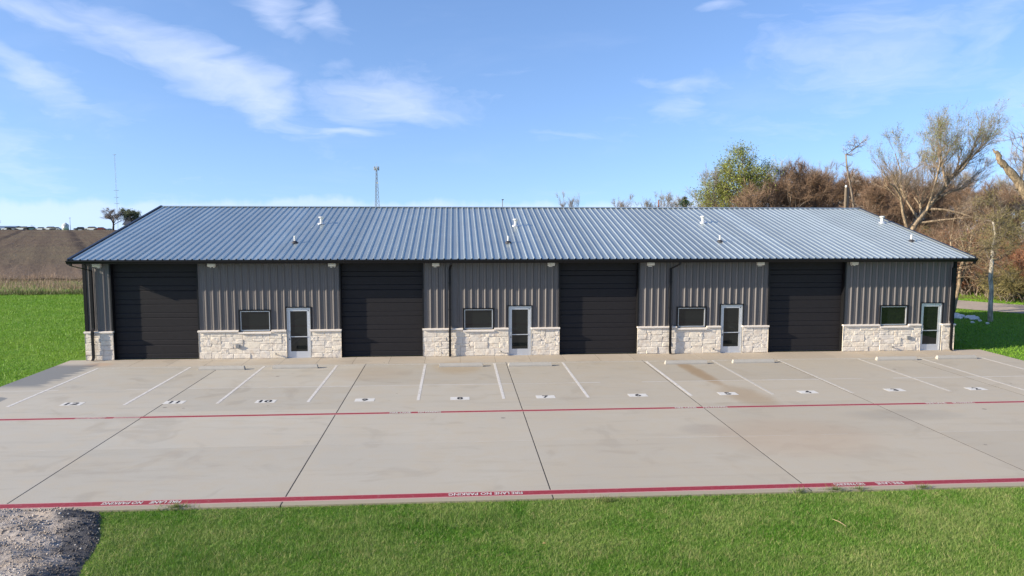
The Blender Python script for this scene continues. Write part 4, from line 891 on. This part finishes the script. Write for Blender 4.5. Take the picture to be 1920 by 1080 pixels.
# small far pole by the silo, lamp post behind the ridge, red post
def pole(name, u, v, Y, r, mt, label, cat, base_z=None):
    p_ = at(u, 430, Y); o = empty(name, (p_[0], Y, gz(0, Y))); tag(o, label, cat); H = at(u, v, Y)[2]-gz(0, Y); MB().tube([(0, 0, -.2), (0, 0, H)], [r, r*.8], 8).build('pole', mt, o); return o, H
o, H = pole('utility_pole', 132, 407, 345, .14, far_steel_m, 'thin pole standing just right of the silo', 'pole'); MB().box(-.5, .5, -.06, .06, H-.6, H-.45).build('crossarm', far_steel_m, o)
o, H = pole('lamp_post', 942, 375, 90, .08, steel_m, 'grey lamp post top showing behind the roof ridge', 'lamp post'); MB().box(-.12, .22, -.12, .12, H-.02, H+.12).build('lamp_head', boot_m, o)
o, H = pole('marker_post', 1234, 376, 60, .10, simple('post_rust', (.30, .12, .08), .7), 'reddish post behind the ridge beside a small leafless tree', 'post'); MB().tube([(0, 0, H), (0, 0, H+.08)], [.13, .11], 8).build('post_cap', simple('post_cap_rust', (.25, .1, .07), .7), o)
o, H = pole('utility_pole', 1583, 352, 27, .14, simple('pole_wood', (.17, .13, .09), .85, 0, .3, 6), 'brown wooden utility pole with black cable cover behind the roof end', 'pole')
MB().box(.10, .20, -.16, .06, H-4.0, H).build('cable_cover', boot_m, o); MB().tube([(0, 0, H), (0, 0, H+.08), (0, 0, H+.22)], [.06, .10, .07], 10).build('pole_light', white_m, o)
# white rocks at the corner
rkm = simple('white_rock', (.66, .64, .60), .9, 0, .2, 4, .4, 20); rr2 = random.Random(4)
def rock_mesh(seed):
    r = random.Random(seed); bm = bmesh.new(); bmesh.ops.create_icosphere(bm, subdivisions=2, radius=1)
    for v in bm.verts: v.co *= r.uniform(.78, 1.12); v.co.z *= .62
    me = bpy.data.meshes.new('rock'); bm.to_mesh(me); bm.free(); me.materials.append(rkm); return me
RM = [rock_mesh(i) for i in range(5)]
for i in range(40):
    u = rr2.uniform(1776, 1832); v = 592+rr2.uniform(-2, 4)+ (u-1780)*.10; g_ = onground(u, v, GZ); s_ = rr2.uniform(.09, .21)
    o = mk('rock', RM[i % 5]); o.location = (g_[0], g_[1], GZ+s_*.3); o.scale = (s_*1.3, s_, s_); o.rotation_euler.z = rr2.uniform(0, 6); tag(o, 'white limestone rock in the heap behind the building corner', 'rock', 'heap of white rocks')
for u, v, lab in ((1823, 606, 'lone white rock on the shaded lawn below the heap'), (1837, 603, 'small white rock between the heap and the pale trunk'), (1851, 608, 'white rock at the foot of the pale dead trunk')):
    g_ = onground(u, v, GZ); o = mk('rock', RM[1]); o.location = (g_[0], g_[1], GZ+.06); o.scale = (.12, .10, .11); tag(o, lab, 'rock')

# ------------------------------------------------------------------ grass
def blades(name, pts, h, w, mt, seed, lean=.5, label=None, cat='grass', z=GZ):
    rg = np.random.default_rng(seed); n = len(pts); a = rg.random(n)*6.283; hh = h*rg.uniform(.45, 1.25, n)*pts[:, 2]; ln = rg.normal(0, lean, n)*hh; ld = rg.random(n)*6.283
    s_ = np.stack([np.cos(a), np.sin(a)], 1)*(w*rg.uniform(.6, 1.3, n))[:, None]*.5
    V = np.zeros((n, 3, 3)); V[:, 0, :2] = pts[:, :2]-s_; V[:, 1, :2] = pts[:, :2]+s_; V[:, 2, :2] = pts[:, :2]+np.stack([np.cos(ld), np.sin(ld)], 1)*ln[:, None]; V[:, :2, 2] = z-.005; V[:, 2, 2] = z+hh
    o = mk(name, npmesh(name, V.reshape(-1, 3), np.arange(3*n).reshape(-1, 3)), mt); tag(o, label, cat, kind='stuff'); return o
rg = np.random.default_rng(12)
def patch(x, y, f=1.0):                       # smooth pseudo-noise 0..1
    return .5+.25*np.sin(x*1.3*f+2*np.sin(y*.9*f))+.25*np.sin(y*1.9*f+1.7*np.sin(x*.7*f+1))
def gravel_edge(y): return np.interp(y, [-24, -20.3, -18.7, -17.2], [8.9, 8.25, 7.92, 7.25])
n = 480000; x = rg.uniform(2.5, 31, n); y = rg.uniform(-22.2, AY0-.0, n); ok = x > gravel_edge(y)+.04*rg.normal(size=n); x, y = x[ok], y[ok]
hs_ = .75+.6*patch(x, y)*patch(x*.4, y*2.1); hs_ *= np.where(y > AY0-.12, .8, 1)
blades('foreground_lawn', np.stack([x, y, hs_], 1), .08, .0085, grass_m, 1, .95, 'green mown lawn with straw blades along the near pavement edge')
n = 170000; x = rg.uniform(-27, AX0, n); y = AY0-3+rg.random(n)**.85*(29-AY0+3); blades('side_lawn', np.stack([x, y, .8+.5*patch(x, y, .6)], 1), .085, .030, grassL_m, 2, .7, 'bright green lawn left of the building')
n = 120000; x = rg.uniform(AX1, 64, n); y = rg.uniform(-16, 26, n)
cp_ = np.array(cl_); dd = np.full(n, 99.)
for i in range(len(cp_)-1):
    a_, b2 = cp_[i], cp_[i+1]; ab = b2-a_; t_ = np.clip(((x-a_[0])*ab[0]+(y-a_[1])*ab[1])/(ab@ab), 0, 1); dd = np.minimum(dd, np.hypot(x-a_[0]-t_*ab[0], y-a_[1]-t_*ab[1]))
ok = dd > 2.85+.25*np.sin(x*3.1+y*2.3); x, y = x[ok], y[ok]; blades('side_lawn', np.stack([x, y, .8+.5*patch(x, y, .6)], 1), .09, .032, grassL_m, 3, .7, 'green lawn right of the building lying in its shadow')
# lawn strip in the gap between wall and apron, right
n = 5000; x = rg.uniform(XR+.05, AX1+.3, n); y = rg.uniform(.08, 6, n); blades('side_lawn', np.stack([x, y, np.ones(n)], 1), .09, .03, grassL_m, 4, .6, 'green grass strip at the foot of the right end wall')
# dry tall grass before the field
n = 60000; x = rg.uniform(-60, 30, n); y = 28.8+rg.random(n)**1.1*17; hs_ = (.25+1.1*patch(x, y, .5)*patch(y*1.3, x*.8, .9))*np.clip((y-28)/6, .3, 1); blades('dry_grass', np.stack([x, y, hs_], 1), .95, .03, dry_m, 5, .6, 'tall dry tan grass between the lawn and the ploughed field')
n = 9000; x = rg.uniform(-60, 10, n); y = rg.uniform(28.3, 30.5, n); blades('weed_strip', np.stack([x, y, .4+.9*patch(x, y, 1.2)], 1), .4, .05, leafm('weeds', (.09, .11, .035)), 6, .6, 'low green weeds edging the dry grass')
# weeds at the pavement edge
wd_m = leafm('pavement_weeds', (.17, .22, .07)); k = 0
for (u, v, s_, n_) in [(335, 948, .16, 260), (1140, 937, .14, 150), (1560, 915, .10, 170), (1610, 916, .10, 120), (1720, 909, .08, 130), (1500, 921, .1, 100)]:
    g_ = onground(u, v, 0); g_[1] = min(g_[1], AY0+.05); a = rg.random(n_)*6.283; r_ = np.abs(rg.normal(0, s_, n_)); x = g_[0]+r_*np.cos(a)*1.6; y = g_[1]+r_*np.sin(a)*.5
    lab = ['bushy weed by the gravel end of the near kerb', 'thin weed beside the middle joint of the near pavement edge', 'sprawling weed under the right fire lane lettering of the near edge', 'small dark weed just right of the sprawling weed', 'reddish weed near the right end of the near pavement edge', 'low weed where the right slab joint meets the lawn'][k]; k += 1
    o = blades('weed', np.stack([x, y, np.ones(n_)], 1), .12, .014, wd_m, 20+k, .9, lab, 'weed', -.03); del o['kind']
# ------------------------------------------------------------------ gravel heap
gx = np.linspace(1.0, 9.2, 120); gy = np.linspace(-24, AY0+.28, 100); GX, GY = np.meshgrid(gx, gy)
edge = gravel_edge(GY); din = np.clip((edge-GX)/.9, 0, 1); dn = np.clip((AY0+.30-GY)/.5, 0, 1)
hgt = (.04+.09*patch(GX, GY, 1.1)+.10*patch(GX*2.6+3, GY*2.6, 1.3)+.04*rg.random(GX.shape))*np.sqrt(din)*dn
Zg = GZ-.02+hgt; V = np.stack([GX, GY, Zg], -1).reshape(-1, 3); nx = len(gx); I = (np.arange(len(gy)-1)[:, None]*nx+np.arange(nx-1)[None]).ravel(); F = np.stack([I, I+1, I+nx+1, I+nx], 1)
gm_m, t, p = material('gravel_mix'); geo = N(t, 'ShaderNodeNewGeometry'); pos = geo.outputs['Position']; sp = N(t, 'ShaderNodeSeparateXYZ'); t.links.new(pos, sp.inputs[0])
edgex = M(t, 'ADD', M(t, 'MULTIPLY', M(t, 'SUBTRACT', -17.2, sp.outputs[1]), .36), 7.25)
dk = ramp(t, M(t, 'ADD', M(t, 'SUBTRACT', sp.outputs[0], edgex), M(t, 'MULTIPLY', M(t, 'SUBTRACT', noise(t, pos, 1.3, 5, .6), .5), 2.4)), -.95, -.35)  # gravel colour turns blackish near the heap's right edge, broken up by noise
base = mixc(t, ramp(t, noise(t, pos, 2.0, 5, .6), .35, .65), (.40, .335, .27), (.46, .41, .36)); base = mixc(t, M(t, 'MULTIPLY', dk, .9), base, (.045, .047, .055))
rnd = geo.outputs['Random Per Island']; g2 = M(t, 'ADD', .65, M(t, 'MULTIPLY', M(t, 'POWER', rnd, 1.6), .8)); base = mixc(t, 1.0, base, comb(t, g2, g2, g2), 'MULTIPLY'); base = mixc(t, M(t, 'GREATER_THAN', rnd, .965), base, (.55, .53, .5))
t.links.new(base, p.inputs['Base Color']); p.inputs['Roughness'].default_value = .9; b = N(t, 'ShaderNodeBump'); b.inputs['Strength'].default_value = .8; b.inputs['Distance'].default_value = .03; t.links.new(noise(t, pos, 22, 4, .7), b.inputs['Height']); t.links.new(b.outputs[0], p.inputs['Normal'])
n = 22000; x = rg.uniform(1.2, 8.9, n); y = rg.uniform(-22.5, AY0+.22, n); ok = x < gravel_edge(y)-.02; x, y = x[ok], y[ok]; n = len(x)
ix = np.clip(((x-gx[0])/(gx[1]-gx[0])).astype(int), 0, len(gx)-1); iy = np.clip(((y-gy[0])/(gy[1]-gy[0])).astype(int), 0, len(gy)-1); z = Zg[iy, ix]
oc = np.array([(1,0,0),(-1,0,0),(0,1,0),(0,-1,0),(0,0,1),(0,0,-1)], float); of = np.array([(0,2,4),(2,1,4),(1,3,4),(3,0,4),(2,0,5),(1,2,5),(3,1,5),(0,3,5)])
sz = .007+.024*rg.random(n)**3; q = rg.normal(size=(n, 3, 3)); q, _ = np.linalg.qr(q); SV = np.einsum('nij,kj->nki', q, oc)*(sz[:, None, None]*rg.uniform(.6, 1.3, (n, 6, 1))); SV[:, :, 2] *= .75; SV += np.stack([x, y, z+sz*.3], 1)[:, None]
Vall = np.concatenate([V, SV.reshape(-1, 3)]); Fall = np.concatenate([F[:, :3], F[:, [0, 2, 3]], (of[None]+6*np.arange(n)[:, None, None]).reshape(-1, 3)+len(V)])
o = mk('gravel_heap', npmesh('gravel_heap', Vall, Fall), gm_m); tag(o, 'spread heap of grey gravel, blackish along its right side, at the pavement corner', 'gravel', kind='stuff')
# litter on the lawn
st_m = simple('straw_stick', (.38, .28, .16), .8)
a = onground(1560, 973, 0); b_ = onground(1587, 987, 0); stick = MB().tube([Vector(a), Vector((a+b_)/2)+Vector((.01, .02, .015)), Vector(b_)], [.006, .008, .005], 6).build('stick', st_m); tag(stick, 'thin dry stick lying on the near lawn', 'stick')
g_ = onground(1020, 1019, .02); lf = MB(); lf.add([(-.04, 0, .0), (0, -.022, .012), (.045, 0, .004), (0, .022, .012)], [(0, 1, 2), (0, 2, 3)]); lo = lf.build('fallen_leaf', simple('leaf_tan', (.5, .32, .14), .7)); lo.location = g_; tag(lo, 'tan fallen leaf lying on the near lawn', 'leaf')
